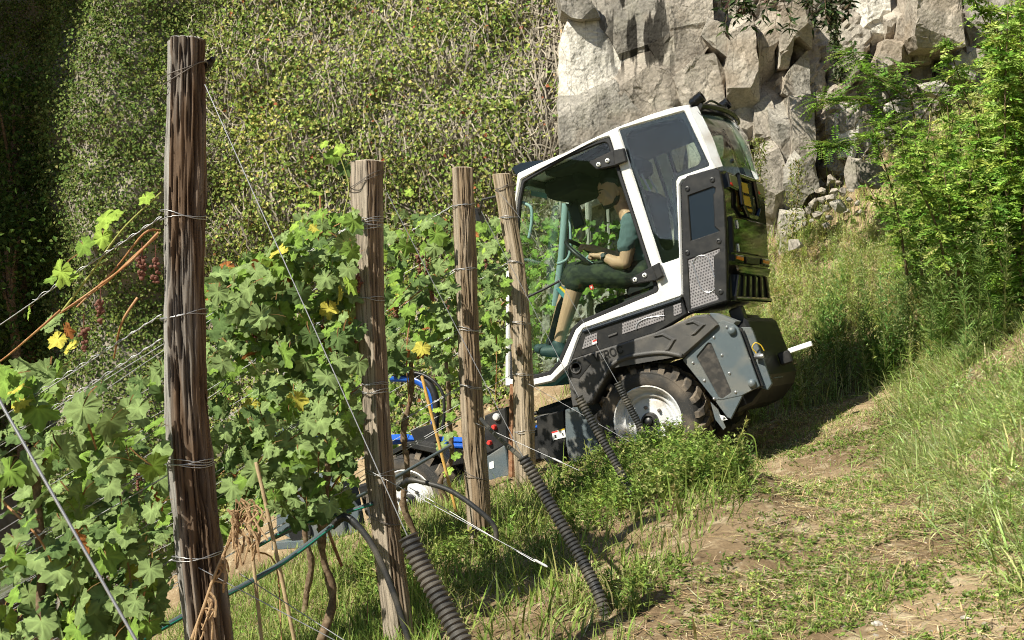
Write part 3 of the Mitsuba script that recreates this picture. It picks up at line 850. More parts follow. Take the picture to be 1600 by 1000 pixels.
# engine hood behind the cab: side panel and rear face
hood_px = [(1067, 289), (1074, 277), (1119, 264), (1126, 268), (1132, 300), (1136, 350), (1138, 400), (1138, 470), (1077, 489), (1071, 478)]
hs = SS(hood_px, -0.085)
tp('engine_hood', across(hs, -0.085, -1.115, 0.008), 'black_gloss', smooth=25, label='glossy black hood behind the cab')
sp = plate([(1064, 288), (1073, 275), (1118, 262), (1124, 266), (1131, 300), (1134, 370), (1136, 470), (1076, 488), (1067, 462)], -0.07, 0.02,
           [[(1075, 306), (1114, 292), (1118, 294), (1117, 300), (1114, 304), (1116, 354), (1124, 361), (1080, 376)],
            [(1075, 406), (1124, 388), (1125, 392), (1115, 400), (1116, 458), (1122, 464), (1122, 468), (1079, 482)]], 0.006, 0.004, 0.002)
sd = tp('side_panel', sp, 'black_plastic', label='black near side panel of the hood')
tp('air_window', plate([(1073, 302), (1116, 288), (1126, 363), (1079, 379)], -0.082, 0.01, bevel=0.002), 'screen', sd, label='dark blue-grey pane in the side panel')


def uvplate(px, y, rot=0.0):
    g = Polygon(SS(px, y)).buffer(0)
    v, f = trimesh.creation.triangulate_polygon(g, engine='earcut')
    c, s = math.cos(rot), math.sin(rot)
    uv = np.stack([v[:, 0] * c + v[:, 1] * s, -v[:, 0] * s + v[:, 1] * c], 1)
    m = W(trimesh.Trimesh(np.stack([v[:, 0], np.full(len(v), y), v[:, 1]], 1), np.asarray(f)[:, ::-1], process=False))
    return m, uv


def grille(px, y, parent, name='perforated_grille'):
    m, uv = uvplate(px, y)
    return add(name, m, 'perforated', parent, uv=uv)


gr = grille([(1073, 405), (1126, 386), (1126, 473), (1075, 489)], -0.078, sd)
ov = []
for k in range(41):
    a = k / 40 * 2 * math.pi
    cx, cz = S(1101, 428, -0.075)
    ov.append([cx + 0.058 * math.cos(a), -0.076, cz + 0.058 * math.sin(a) + (0.07 if math.sin(a) > 0 else -0.07)])
tp('oval_bead', tube(ov, 0.004, 6, caps=False), 'steel', gr)
for u, v in ((1074, 295), (1113, 281), (1123, 377), (1074, 395), (1126, 456)):
    x, z = S(u, v, -0.07)
    k = revolve([(0.0001, 0.002), (0.009, 0.002), (0.010, 0.008), (0.017, 0.006), (0.019, 0)], 18); k.apply_translation([x, z, 0])
    tp('screw', side(k, -0.07), 'black_plastic', sd)

hr = np.array(hs[2:8])                                          # rear edge of the hood, top to bottom
hl = np.r_[0, np.cumsum(np.linalg.norm(np.diff(hr, axis=0), axis=1))]; hl /= hl[-1]


def rear(s, d=0.0):
    p = np.array([np.interp(s, hl, hr[:, 0]), np.interp(s, hl, hr[:, 1])])
    q = np.array([np.interp(min(s + 0.03, 1), hl, hr[:, 0]) - np.interp(max(s - 0.03, 0), hl, hr[:, 0]), np.interp(min(s + 0.03, 1), hl, hr[:, 1]) - np.interp(max(s - 0.03, 0), hl, hr[:, 1])])
    q /= np.linalg.norm(q)
    return p + d * np.array([q[1], -q[0]])


def rear_poly(pts, depth, bevel=0.005, back=-0.01, n=6):
    """pts (s, y) on the hood's rear face, as a plate standing out by depth."""
    g = Polygon([(y, -s * 0.86) for s, y in pts])
    m = prism(list(g.exterior.coords)[:-1], depth - back, bevel=bevel, r=0.0)
    v = np.asarray(m.vertices)
    out = np.array([[*(lambda q: (q[0], a, q[1]))(rear(-b / 0.86, depth + w))] for a, b, w in v])
    return trimesh.Trimesh(out, np.asarray(m.faces), process=False)


RB = tp('rear_face', rear_poly([(0.02, -0.13), (0.02, -1.07), (0.985, -1.07), (0.985, -0.13)], 0.012, 0.01), 'black_gloss', smooth=25, label='glossy black rear face of the hood')
for y0, y1, s0, s1, nm, bs in ((-0.15, -0.36, 0.05, 0.17, 'tail_lamp', 'clear_lens'), (-0.84, -1.05, 0.05, 0.17, 'tail_lamp', 'clear_lens'),
                               (-0.16, -0.36, 0.655, 0.715, 'indicator', 'orange_lens'), (-0.84, -1.04, 0.655, 0.715, 'indicator', 'orange_lens')):
    tl = tp(nm, rear_poly([(s0, y0), (s0, y1), (s1, y1), (s1 - 0.015, y0)], 0.03, 0.006), 'black_gloss', RB)
    tp('lens', rear_poly([(s0 + 0.012, y0 - 0.015), (s0 + 0.012, y1 + 0.015), (s1 - 0.018, y1 + 0.015), (s1 - 0.028, y0 - 0.015)], 0.034, 0.003), bs, tl)
    if nm == 'tail_lamp':
        tp('red_lens', rear_poly([(s1 - 0.05, y0 - 0.012), (s1 - 0.05, y0 - 0.05), (s1 - 0.022, y0 - 0.05), (s1 - 0.03, y0 - 0.012)], 0.037, 0.003), 'red_lens', tl)
fr = [(0.05, -0.40), (0.05, -0.80), (0.27, -0.82), (0.34, -0.74), (0.34, -0.50), (0.27, -0.38)]
tp('plate_surround', side(prism([(0, 0), (0.01, 0), (0.01, 0.01)], 0.001), 0), 'black_gloss', RB) if False else None
for a, b in zip(fr, fr[1:] + fr[:1]):
    pa, pb = rear(a[0], 0.03), rear(b[0], 0.03)
    tp('surround_bar', tube([[pa[0], a[1], pa[1]], [pb[0], b[1], pb[1]]], 0.018, 6), 'black_gloss', RB, smooth=60)
lp = tp('licence_plate', rear_poly([(0.085, -0.42), (0.085, -0.62), (0.305, -0.66), (0.305, -0.46)], 0.026, 0.002), 'yellow_plate', RB, smooth=False)
rng = random.Random(5)
marks = []
for k in range(5):
    for row in (0.17, 0.265):
        y = -0.445 - 0.036 * k - (0.03 if row > 0.2 else 0)
        pa, pb = rear(row, 0.028), rear(row + 0.02, 0.028)
        marks.append(tube([[pa[0], y, pa[1]], [pb[0], y - 0.004 * rng.random(), pb[1]]], 0.0045, 5))
tp('plate_lettering', cat(marks), 'print_black', lp)
tp('plate_recess', rear_poly([(0.07, -0.63), (0.07, -0.78), (0.32, -0.74), (0.32, -0.67)], 0.016, 0.002), 'print_black', RB)
tp('centre_panel', rear_poly([(0.37, -0.16), (0.37, -1.04), (0.64, -1.04), (0.64, -0.16)], 0.022, 0.008), 'black_gloss', RB, smooth=25)
tp('badge_panel', rear_poly([(0.66, -0.42), (0.66, -0.78), (0.71, -0.76), (0.71, -0.44)], 0.03, 0.004), 'black_plastic', RB)
tp('lower_bar', rear_poly([(0.73, -0.15), (0.73, -1.05), (0.80, -0.98), (0.80, -0.22)], 0.04, 0.01), 'black_gloss', RB)
tp('louvre_back', rear_poly([(0.805, -0.2), (0.805, -1.0), (0.965, -1.04), (0.965, -0.16)], 0.0135, 0.001), 'print_black', RB)
for k, y in enumerate((-0.19, -0.37, -0.52, -0.67, -0.83, -1.01)):
    dy = (0.05, 0.02, 0.0, 0.0, -0.02, -0.05)[k]
    tp('louvre_rib', rear_poly([(0.80, y - 0.03 - dy), (0.80, y + 0.03 - dy), (0.97, y + 0.025 + dy * 0.5), (0.97, y - 0.025 + dy * 0.5)], 0.035, 0.008), 'black_gloss', RB)
tp('lower_lip', rear_poly([(0.965, -0.14), (0.965, -1.06), (0.998, -1.06), (0.998, -0.14)], 0.045, 0.01), 'black_gloss', RB)
for s0, s1 in ((0.40, 0.455), (0.575, 0.63)):
    pa, pb = rear(s0, 0.026), rear(s1, 0.026)
    tp('latch', tube([[pa[0], -0.235, pa[1]], [pb[0], -0.25, pb[1]]], 0.008, 6), 'print_white', RB)

# dark strip with grilles between sill and fender
strip = tp('lower_panel', plate([(906, 512), (1063, 461), (1074, 490), (1022, 521), (946, 545), (905, 558), (889, 566)], -0.115, 0.1, bevel=0.006), 'black_plastic')
grille([(915, 526), (933, 519), (933, 537), (909, 546)], -0.11, strip)
gb = grille([(972, 505), (1037, 483), (1038, 500), (972, 522)], -0.11, strip)
tp('arc_bead', tube([[*(lambda q: (q[0], -0.107, q[1]))(S(u, v, -0.107))] for u, v in spline([(994, 515), (997, 505), (1008, 498), (1022, 495), (1038, 493)], 5)], 0.004, 6), 'steel', gb)
grille([(1052, 477), (1064, 473), (1065, 489), (1053, 494)], -0.11, strip)
tp('panel_lip', tube([[*(lambda q: (q[0], -0.108, q[1]))(S(u, v, -0.108))] for u, v in ((911, 518), (1064, 467))], 0.012, 6), 'screen', strip)
tp('sticker', plate([(925, 532), (932, 530), (933, 536), (926, 539)], -0.105, 0.004, bevel=0.0), 'print_white', strip, smooth=False, label='small red and white sticker')
tp('sticker_mark', plate([(926, 532), (932, 530), (932, 533), (926, 535)], -0.1035, 0.001, bevel=0.0), 'print_red', strip, smooth=False)
tp('handle', plate([(950, 524), (964, 519), (964, 522), (950, 527)], -0.105, 0.01, bevel=0.002), 'fender_plastic', strip)

# fender
fen = [(885, 577), (894, 561), (909, 556), (946, 544), (1022, 520), (1085, 493), (1105, 491), (1122, 508), (1066, 559), (1040, 554), (1015, 555), (981, 561), (957, 573), (940, 600), (923, 632), (894, 637)]
hole = [(900 + 7.5 * math.cos(a), 575 + 7.5 * math.sin(a)) for a in np.arange(20) * math.pi / 10]
FE = tp('fender', plate(fen, 0.03, 0.3, [hole], 0.012, 0.006), 'fender_plastic', smooth=25, label='dark grey moulded rear fender')
tp('fender', flip_y(plate(fen, 0.03, 0.3, bevel=0.012, r=0.006)), 'fender_plastic', smooth=25)
arch = spline([(923, 632), (940, 600), (957, 573), (981, 561), (1015, 555), (1040, 554), (1066, 559)], 5)
tp('arch_lip', tube([[*(lambda q: (q[0], 0.032, q[1]))(S(u, v - 3, 0.03))] for u, v in arch], 0.016, 8), 'fender_plastic', FE, smooth=True)
tp('hex_recess', plate([(888, 572), (895, 563), (910, 557), (924, 568), (905, 592), (888, 589)], 0.034, 0.006, [hole], 0.003), 'black_plastic', FE)
rg = revolve([(0.032, 0), (0.032, 0.008), (0.037, 0.010), (0.041, 0.004), (0.041, 0)], 28); x, z = S(900, 575, 0.034); rg.apply_translation([x, z, 0])
tp('hole_ring', side(rg, 0.034), 'fender_plastic', FE, smooth=True)
for ch in ([(1020, 526), (1036, 520), (1056, 530), (1045, 548), (1037, 549), (1047, 532), (1034, 525)], [(1070, 506), (1084, 499), (1102, 507), (1086, 523), (1079, 524), (1091, 510), (1082, 505)]):
    tp('chevron', plate(ch, 0.042, 0.014, bevel=0.008), 'fender_plastic', FE)
tx = meshkit.text_mesh('VIROC', 0.055, 0.006, bold=True)
v = np.array(tx.vertices); v[:, 0] *= 0.92
a0, a1 = S(929, 566, 0.03), S(969, 553, 0.03)
e = (a1 - a0) / np.linalg.norm(a1 - a0); nrm = np.array([0, 1.0])
vv = np.array([[a0[0] + q[0] * e[0] + q[1] * nrm[0], 0.029 + q[2], a0[1] + q[0] * e[1] + q[1] * nrm[1]] for q in v])
tp('lettering', trimesh.Trimesh(vv, tx.faces, process=False), 'black_plastic', FE, smooth=False, label='raised letters reading VIROC')

# grey bolted plates behind the wheel
slot = [(1088, 558), (1106, 536), (1111, 536), (1143, 613), (1129, 623), (1123, 621)]
gp = [(1066, 562), (1122, 506), (1128, 500), (1146, 506), (1154, 513), (1187, 604), (1160, 618), (1117, 626)]
GP = tp('rear_plate', plate(gp, 0.0, 0.02, [slot], 0.004, 0.01, 0.012), 'grey_paint', label='blue-grey bolted plate behind the rear wheel')
tp('plate_flange', W and side(prism(SS([(1116, 625), (1161, 617), (1142, 655), (1136, 652)], -0.005), 0.02, bevel=0.004), -0.005), 'grey_paint', GP)
grille(slot, -0.015, GP, 'slot_grille')
tp('slot_backing', plate(slot, -0.010, 0.001, bevel=0.0), 'vent_dark', GP, smooth=False)
pr('vent_dark', dusty((0.022, 0.02, 0.018), (0.07, 0.06, 0.05), 0.9, 30), 0.7)
for zx, zy in ((950, 432), (1045, 315), (1105, 268), (1082, 397), (1117, 480), (1002, 513), (1145, 567), (1047, 597)):
    x, z = S(760 + zx / 2.9407, 420 + zy / 2.9407, 0)
    k = revolve([(0.0001, 0.010), (0.006, 0.009), (0.010, 0.004), (0.011, 0)], 14); k.apply_translation([x, z, 0])
    tp('rivet', side(k, 0.0), 'steel', GP, smooth=True)
for zx, zy in ((1130, 285), (1222, 527)):
    x, z = S(760 + zx / 2.9407, 420 + zy / 2.9407, 0)
    k = revolve([(0.0001, 0.028), (0.018, 0.026), (0.027, 0.018), (0.03, 0)], 20); k.apply_translation([x, z, 0])
    tp('buffer', side(k, 0.0), 'grey_paint', GP, smooth=True)
tp('top_flange', plate([(1108, 489), (1116, 489), (1150, 502), (1146, 508), (1128, 503), (1118, 507)], -0.03, 0.12, bevel=0.004), 'grey_paint', GP)
tp('inner_plate', plate([(1153, 511), (1172, 511), (1176, 517), (1206, 600), (1199, 610), (1188, 606)], -0.09, 0.03, bevel=0.004, r=0.006), 'grey_paint', label='narrow blue-grey inner plate')
tp('rib_plate', plate([(1148, 513), (1158, 512), (1192, 603), (1183, 608)], -0.04, 0.03, bevel=0.003), 'black_plastic')
# rear linkage housing
bx = [tuple(S(u, v, -0.35)) for u, v in ((1140, 516), (1160, 512), (1150, 640), (1100, 640))]
hx = [tuple(S(1150, 520, -0.2)), tuple(S(1205, 497, -0.95)), tuple(S(1212, 502, -0.95)), tuple(S(1243, 580, -0.95)), tuple(S(1240, 598, -0.95)), tuple(S(1196, 628, -0.5)), tuple(S(1150, 645, -0.2))]
HB = tp('rear_housing', across(hx, -0.2, -0.97, 0.02), 'rubber_seal', smooth=25, label='black rear linkage housing')
tp('tail_wedge', across([tuple(S(u, v, -0.5)) for u, v in ((1200, 560), (1208, 558), (1218, 590), (1203, 592))], -0.35, -0.6, 0.005), 'grey_paint', HB)
q = S3(1236, 549, -0.6)
ar = tp('hitch_arm', box(q + [-0.07, 0, 0.006], [0.17, 0.03, 0.036], bevel=0.004), 'print_white', label='short white painted arm sticking out behind')
tp('arm_bracket', box(q + [0.05, 0.0, -0.03], [0.09, 0.05, 0.09], bevel=0.01), 'black_plastic', ar)
q = S3(1181, 557, -0.07)
cn = tp('connector', tube([q, q + [-0.04, 0.02, -0.01], q + [-0.055, 0.02, -0.012]], [0.02, 0.018, 0.014], 10), 'steel')
tp('connector_wire', tube(spline([q + [-0.01, 0.0, 0.02], q + [0.0, 0.02, 0.06], q + [-0.03, 0.02, 0.085], q + [-0.055, 0.0, 0.06], q + [-0.06, -0.02, 0.02]], 5), 0.004, 5), 'print_yellow', cn)
tp('drawbar', box(S3(1158, 505, -0.3) + [0, 0, 0.03], [0.09, 0.1, 0.16], bevel=0.01), 'black_plastic')
tp('chassis', box([0.2, -0.6, 0.18], [1.5, 0.42, 0.36], bevel=0.03), 'black_plastic')
tp('axle', box([0.0, -0.6, 0.0], [0.2, 0.7, 0.2], bevel=0.03), 'black_plastic')
mb = tp('mud_bracket', plate([(1110, 628), (1122, 640), (1134, 668), (1130, 672), (1117, 655)], -0.06, 0.01, bevel=0.002), 'grey_paint')
tp('warning_sticker', plate([(1124, 648), (1132, 650), (1137, 656), (1128, 657)], -0.055, 0.003, bevel=0), 'print_white', mb, smooth=False, label='white sticker with a black triangle')
tp('sticker_mark', plate([(1129, 656), (1131, 651), (1135, 655)], -0.0535, 0.001, bevel=0), 'print_black', mb, smooth=False)

# wheels
def wheel(cx, cz, yo, far=False, yaw=0.0, name='rear_wheel'):
    """Outer face at y = yo; built with w outward."""
    def put(m):
        v = np.asarray(m.vertices)
        c, s = math.cos(yaw), math.sin(yaw)
        sg = -1 if far else 1
        x, y = v[:, 0], v[:, 2] * sg
        out = np.stack([cx + x * c - y * s, yo + x * s + y * c, cz + v[:, 1]], 1)
        return trimesh.Trimesh(out, np.asarray(m.faces) if far else np.asarray(m.faces)[:, ::-1], process=False)
    w = tp(name, put(revolve([(0.228, -0.03), (0.24, -0.005), (0.262, 0.006), (0.30, 0.008), (0.322, 0.0), (0.324, -0.003), (0.328, -0.001), (0.334, -0.004), (0.352, -0.025), (0.362, -0.06), (0.366, -0.15), (0.362, -0.24), (0.352, -0.275), (0.32, -0.3), (0.26, -0.306), (0.228, -0.28)], 64)), 'tyre', smooth=40)
    lugs = []
    r2 = random.Random(3)
    for k in range(22):
        for sd_ in (0, 1):
            a = (k + 0.5 * sd_) * 2 * math.pi / 22
            pts = []
            for t, (wq, da) in enumerate(((-0.15, 0.0), (-0.05, 0.12), (-0.012, 0.17))):
                wq = wq if not sd_ else -0.30 - wq
                wd = 0.062 if t < 2 else 0.05
                top = (0.392, 0.386, 0.362)[t] + 0.003 * r2.random()
                for e_ in (-1, 1):
                    for rr in (top, 0.345 if t < 2 else 0.332):
                        aa = a + da + e_ * wd * (1.0 if rr == top else 1.25)
                        wo = wq + (0.0 if t < 2 else (0.008 if rr != top else 0.0) * (1 if not sd_ else -1))
                        pts.append([rr * math.cos(aa), rr * math.sin(aa), wo])
            p = np.array(pts)
            lugs.append(man2tri(m3.Manifold.hull_points(p[:8])))
            lugs.append(man2tri(m3.Manifold.hull_points(p[4:])))
    tp('tread', put(cat(lugs)), 'tyre_lug', w, smooth=False, kind='stuff')
    rim = [(0.228, -0.05), (0.238, -0.012), (0.245, 0.0), (0.238, 0.004), (0.229, -0.004), (0.222, -0.022), (0.205, -0.055), (0.192, -0.065), (0.187, -0.058), (0.182, -0.05), (0.176, -0.052), (0.168, -0.075),
           (0.160, -0.082), (0.150, -0.072), (0.140, -0.068), (0.075, -0.058), (0.06, -0.056), (0.0001, -0.056)]
    r_ = tp('rim', put(revolve(rim, 64)), 'rim_paint', w, smooth=35)
    h_ = tp('hub', put(revolve([(0.062, -0.06), (0.058, -0.03), (0.052, -0.018), (0.040, -0.016), (0.036, -0.03), (0.028, -0.03), (0.026, -0.012), (0.016, -0.006), (0.0001, -0.004)], 32)), 'black_plastic', w, smooth=35)
    tp('hub_cap', put(revolve([(0.022, -0.008), (0.018, 0.0), (0.0001, 0.004)], 20)), 'steel', h_, smooth=True) if False else None
    for k in range(6):
        a = k * math.pi / 3 + 0.5
        b = revolve([(0.013, -0.06), (0.013, -0.046), (0.009, -0.043), (0.009, -0.034), (0.0001, -0.033)], 6)
        b.apply_translation([0.098 * math.cos(a), 0.098 * math.sin(a), 0])
        tp('bolt', put(b), 'wire_old', w, smooth=False)
    return w


wheel(0, 0, 0.0)
wheel(0, 0, -1.2, far=True)
FX, FZ = S(634, 786)
wheel(FX, FZ, 0.0, yaw=0.0, name='front_wheel')
wheel(FX, FZ, -1.2, far=True, name='front_wheel')

# front carriage
gq = tp('step_plate', plate([(883, 640), (905, 634), (911, 639), (937, 700), (936, 712), (890, 728), (884, 690)], -0.06, 0.03, bevel=0.004, r=0.004), 'grey_paint', label='blue-grey plate ahead of the rear wheel')
bq = tp('battery_box', plate([(838, 652), (881, 640), (884, 690), (884, 722), (856, 726), (840, 700)], -0.12, 0.3, bevel=0.008), 'black_plastic')
tp('warning_sticker', plate([(862, 675), (882, 669), (884, 683), (864, 688)], -0.115, 0.004, bevel=0), 'print_white', bq, smooth=False, label='white warning sticker with a red and a yellow band')
tp('sticker_band', plate([(862, 675), (871, 672.4), (871.5, 674.8), (862.4, 677.5)], -0.1138, 0.001, bevel=0), 'print_red', bq, smooth=False)
tp('sticker_band', plate([(872.4, 672), (882, 669), (882.3, 671.3), (872.7, 674.4)], -0.1138, 0.001, bevel=0), 'print_yellow', bq, smooth=False)
tp('sticker_mark', plate([(866, 680), (869, 679), (870, 684), (867, 685)], -0.1138, 0.001, bevel=0), 'print_black', bq, smooth=False)
tp('sticker_mark', plate([(878, 677), (880, 676), (881, 681), (879, 681)], -0.1138, 0.001, bevel=0), 'print_black', bq, smooth=False)
c = S3(848, 708, -0.12)
tp('joint_cover', tube([c + [0, -0.3, 0], c + [0, -0.01, 0], c + [0, 0.0, 0]], [0.05, 0.05, 0.04], 18), 'fender_plastic')
tp('front_chassis', box([1.75, -0.6, 0.12], [1.7, 0.36, 0.26], bevel=0.02), 'black_plastic')
tp('articulation', box([0.95, -0.6, 0.12], [0.25, 0.25, 0.3], bevel=0.04), 'black_plastic')
tp('tank', plate([(756, 716), (790, 694), (797, 752), (772, 765), (758, 760)], -0.1, 0.3, bevel=0.008, r=0.008), 'grey_paint', label='blue-grey side tank behind the front wheel')
tp('tank_side', plate([(716, 745), (752, 718), (756, 766), (722, 775)], -0.14, 0.3, bevel=0.006), 'grey_paint')
tp('sticker', plate([(764, 723), (771, 720), (772, 731), (765, 733)], -0.096, 0.003, bevel=0), 'print_white', smooth=False)
vb = tp('valve_block', plate([(756, 650), (790, 636), (794, 694), (758, 712)], -0.2, 0.25, bevel=0.01), 'black_plastic')
for u, v, rr, bs in ((775, 652, 0.028, 'rim_paint'), (771, 668, 0.02, 'print_red'), (764, 692, 0.018, 'print_red')):
    c = S3(u, v, -0.18)
    tp('cap', tube([c + [0, -0.05, 0], c + [0, 0.0, 0], c + [0, 0.012, 0]], [rr, rr, rr * 0.7], 14), bs, vb)
for k, pts in enumerate(([(835, 655), (848, 650), (870, 646), (884, 640)], [(838, 668), (850, 660), (868, 655), (880, 652)], [(800, 660), (815, 650), (840, 645)])):
    tp('hose', tube(spline([S3(u, v, -0.3) for u, v in pts], 6), 0.014, 8), ('black_plastic', 'blue_paint', 'black_plastic')[k], smooth=True)
tp('front_mudguard', across([tuple(S(u, v, -0.05)) for u, v in ((600, 712), (640, 690), (690, 700), (712, 726), (706, 730), (686, 708), (640, 698), (604, 718))], 0.0, -0.3, 0.004), 'black_plastic')

# cab interior
def ip(name, m, bsdf, parent=TR, **k):
    return tp(name, m, bsdf, parent, **k)


se = ip('seat', box([-0.23, -0.6, 0.93], [0.46, 0.46, 0.12], bevel=0.04), 'dark_cloth')
b0, b1 = S3(1035, 430, -0.6), S3(1016, 300, -0.6)
ax = (b1 - b0) / np.linalg.norm(b1 - b0); fx = np.cross(ax, [0, 1, 0])
Rb = np.stack([fx, [0, 1, 0], ax], 1)
ip('backrest', box((b0 + b1) / 2 - fx * 0.0, [0.11, 0.46, np.linalg.norm(b1 - b0)], Rb, 0.045), 'dark_cloth', se)
hd = S3(1003, 262, -0.6)
ip('headrest', box(hd, [0.09, 0.3, 0.15], Rb, 0.04), 'dark_cloth', se)
for dy in (-0.08, 0.08):
    ip('headrest_rod', tube([hd + [0, dy, -0.03], hd + [-0.03, dy, -0.2]], 0.008, 6), 'steel', se)
bag = S3(1065, 232, -0.62)
e_ = np.array([[math.cos(a) * 0.085, 0, math.sin(a) * 0.11] for a in np.arange(25) * 2 * math.pi / 24])
s0, s1 = S3(888, 376, -0.52), S3(950, 426, -0.52)
c = (s0 + s1) / 2; d_ = (s1 - s0) / 2; R_ = np.linalg.norm(d_); d_ /= R_
nn = np.cross(d_, [0, 1.0, 0])
if nn[2] < 0:
    nn = -nn
SWC = c.copy()
a_ = np.arange(41) / 40 * 2 * math.pi
sw = ip('steering_wheel', tube([c + R_ * (d_ * math.cos(a) * 0.98 + np.array([0, 1, 0]) * math.sin(a) * 0.98) + nn * 0.0 for a in a_], 0.016, 10, caps=False), 'rubber_seal', smooth=True)
for a in (0.4, 2.3, 4.4):
    ip('spoke', tube([c - nn * 0.03, c + R_ * 0.97 * (d_ * math.cos(a) + np.array([0, 1, 0]) * math.sin(a))], 0.012, 8), 'teal_metal', sw)
ip('steering_column', tube([c - nn * 0.02, S3(880, 480, -0.55), S3(868, 540, -0.55)], [0.03, 0.05, 0.07], 12), 'rubber_seal')
ip('dash_lid', plate([(868, 452), (876, 447), (886, 456), (881, 468)], -0.4, 0.2, bevel=0.004), 'teal')
ip('dash_label', plate([(873, 449), (876, 447), (885, 455), (882, 458)], -0.395, 0.002, bevel=0), 'print_yellow', smooth=False)
ip('far_pillar', tube([S3(884, 318, -0.95), S3(878, 400, -0.95), S3(868, 478, -0.95)], 0.03, 10), 'teal_metal', smooth=True)
for pts, y in (([(812, 315), (820, 318), (830, 325), (831, 345), (828, 365), (826, 372)], -0.16), ([(890, 330), (892, 380), (888, 402), (878, 410), (871, 412)], -0.85)):
    ip('grab_handle', tube(spline([S3(u, v, y) for u, v in pts], 5), 0.012, 8), 'teal_metal', smooth=True)
ip('display', plate([(886, 320), (899, 309), (913, 351), (897, 358)], -0.75, 0.05, bevel=0.006), 'rubber_seal')
ip('display_arm', tube([S3(882, 300, -0.75), S3(893, 320, -0.75)], 0.012, 6), 'rubber_seal')
ip('wiper_motor', box(S3(868, 297, -0.6), [0.1, 0.2, 0.06], bevel=0.015), 'rubber_seal')
ip('blind', ruled([S(842, 284, -0.9), S(842, 308, -0.9)], -0.75, -1.05, 0.0, 3), 'teal', smooth=False)
ip('side_console', box([0.1, -0.93, 0.93], [0.7, 0.16, 0.12], bevel=0.03), 'dark_cloth')
ip('side_lever', tube([S3(968, 425, -0.85), S3(958, 400, -0.85)], [0.008, 0.014], 8), 'rubber_seal')
ip('lime_jacket', box(S3(1003, 288, -0.85), [0.16, 0.05, 0.12], bevel=0.02), 'lime', label='lime green cloth hung behind the seat')
# wiper and outside arm at the windscreen, mirror at the far front
ip('wiper_arm', tube([S3(812, 470, -0.09), S3(850, 452, -0.09), S3(876, 438, -0.09)], 0.009, 6), 'rubber_seal')
mr = S3(748, 340, -1.15)
mi_ = ip('mirror', box(mr, [0.05, 0.12, 0.17], bevel=0.02), 'black_plastic')
ip('mirror_arm', tube([mr, mr + [-0.12, 0.1, 0.1], S3(806, 300, -1.05)], 0.01, 6), 'black_plastic', mi_)

# ------------------------------------------------------------------ front implement
IM = thing('front_implement', 'blue and grey front mounted implement half hidden by vine leaves ahead of the tractor', 'implement')


def im(name, m, bsdf, parent=IM, **k):
    return tp(name, m, bsdf, parent, **k)


arc = spline([S3(u, v, -0.35) for u, v in ((612, 590), (640, 592), (658, 598), (672, 612), (679, 630), (680, 652), (677, 690))], 6)
im('blue_arch', tube(arc, 0.032, 12), 'blue_paint', smooth=True)
im('hose', tube(arc * [1, 1, 1] + np.array([-0.025, 0.01, 0.035]), 0.03, 10), 'black_plastic', smooth=True)
im('hose', tube(spline([S3(u, v, -0.3) for u, v in ((612, 586), (650, 583), (676, 594), (692, 616), (694, 650), (690, 672))], 6), 0.012, 8), 'black_plastic', smooth=True)
im('frame_bar', tube([S3(640, 686, -0.3), S3(735, 690, -0.3)], 0.03, 4), 'blue_paint', smooth=False)
im('frame_bar', tube([S3(674, 696, -0.25), S3(735, 697, -0.25)], 0.022, 12), 'blue_paint')
im('frame_bar', tube([S3(470, 575, -0.3), S3(500, 605, -0.3), S3(510, 650, -0.3)], 0.035, 4), 'blue_paint', smooth=False)
im('frame_bar', tube([S3(420, 660, -0.3), S3(460, 690, -0.3), S3(500, 720, -0.3)], 0.04, 4), 'blue_paint', smooth=False)
im('frame_bar', tube([S3(455, 690, -0.7), S3(640, 686, -0.7)], 0.04, 4), 'blue_paint', smooth=False)
im('motor', tube([S3(486, 640, -0.4), S3(486, 560, -0.4)], 0.08, 16), 'black_plastic')
im('fork', plate([(640, 672), (676, 662), (684, 690), (652, 700)], -0.22, 0.04, bevel=0.006), 'black_plastic')
im('end_plate', plate([(430, 760), (475, 735), (515, 745), (560, 800), (560, 850), (470, 850), (432, 830)], -0.05, 0.06, bevel=0.006, r=0.02), 'grey_paint', label='grey end plate of the implement low among the vine leaves')
im('end_box', plate([(496, 770), (524, 752), (540, 838), (500, 842)], 0.0, 0.3, bevel=0.01), 'grey_paint')
im('skid', plate([(424, 848), (590, 836), (590, 846), (424, 860)], 0.0, 0.5, bevel=0.004), 'grey_paint')
c = S3(470, 830, -0.04)
im('disc', tube([c, c + [0, 0.02, 0]], 0.1, 28), 'black_plastic')

# ------------------------------------------------------------------ driver
DR = thing('person', 'man with short dark hair and grey-green t-shirt at the steering wheel in the cab', 'person')
J = {}
DY = 0.07                                                        # he sits a little left of the middle


def jn(k, u, v, y, r):
    J[k] = (S3(u, v, y + DY), r)


jn('hipL', 1006, 428, -0.50, 0.095); jn('hipR', 1006, 428, -0.70, 0.095); jn('hipB', 1018, 420, -0.6, 0.10)
jn('waist', 1008, 400, -0.6, 0.105); jn('waistL', 1004, 398, -0.53, 0.095); jn('waistR', 1004, 398, -0.67, 0.095)
jn('chestL', 994, 368, -0.49, 0.095); jn('chestR', 994, 368, -0.71, 0.095)
jn('shL', 987, 349, -0.42, 0.062); jn('shR', 987, 349, -0.78, 0.062)
jn('neck0', 983, 340, -0.6, 0.062); jn('neck1', 969, 318, -0.6, 0.054)
jn('skull', 956, 288, -0.6, 0.088); jn('skullb', 961, 290, -0.6, 0.088); jn('brow', 948, 293, -0.6, 0.066); jn('cheekL', 953, 308, -0.565, 0.046); jn('cheekR', 953, 308, -0.635, 0.046)
jn('chin', 947, 321, -0.6, 0.026); jn('jawL', 962, 315, -0.56, 0.032); jn('jawR', 962, 315, -0.64, 0.032)
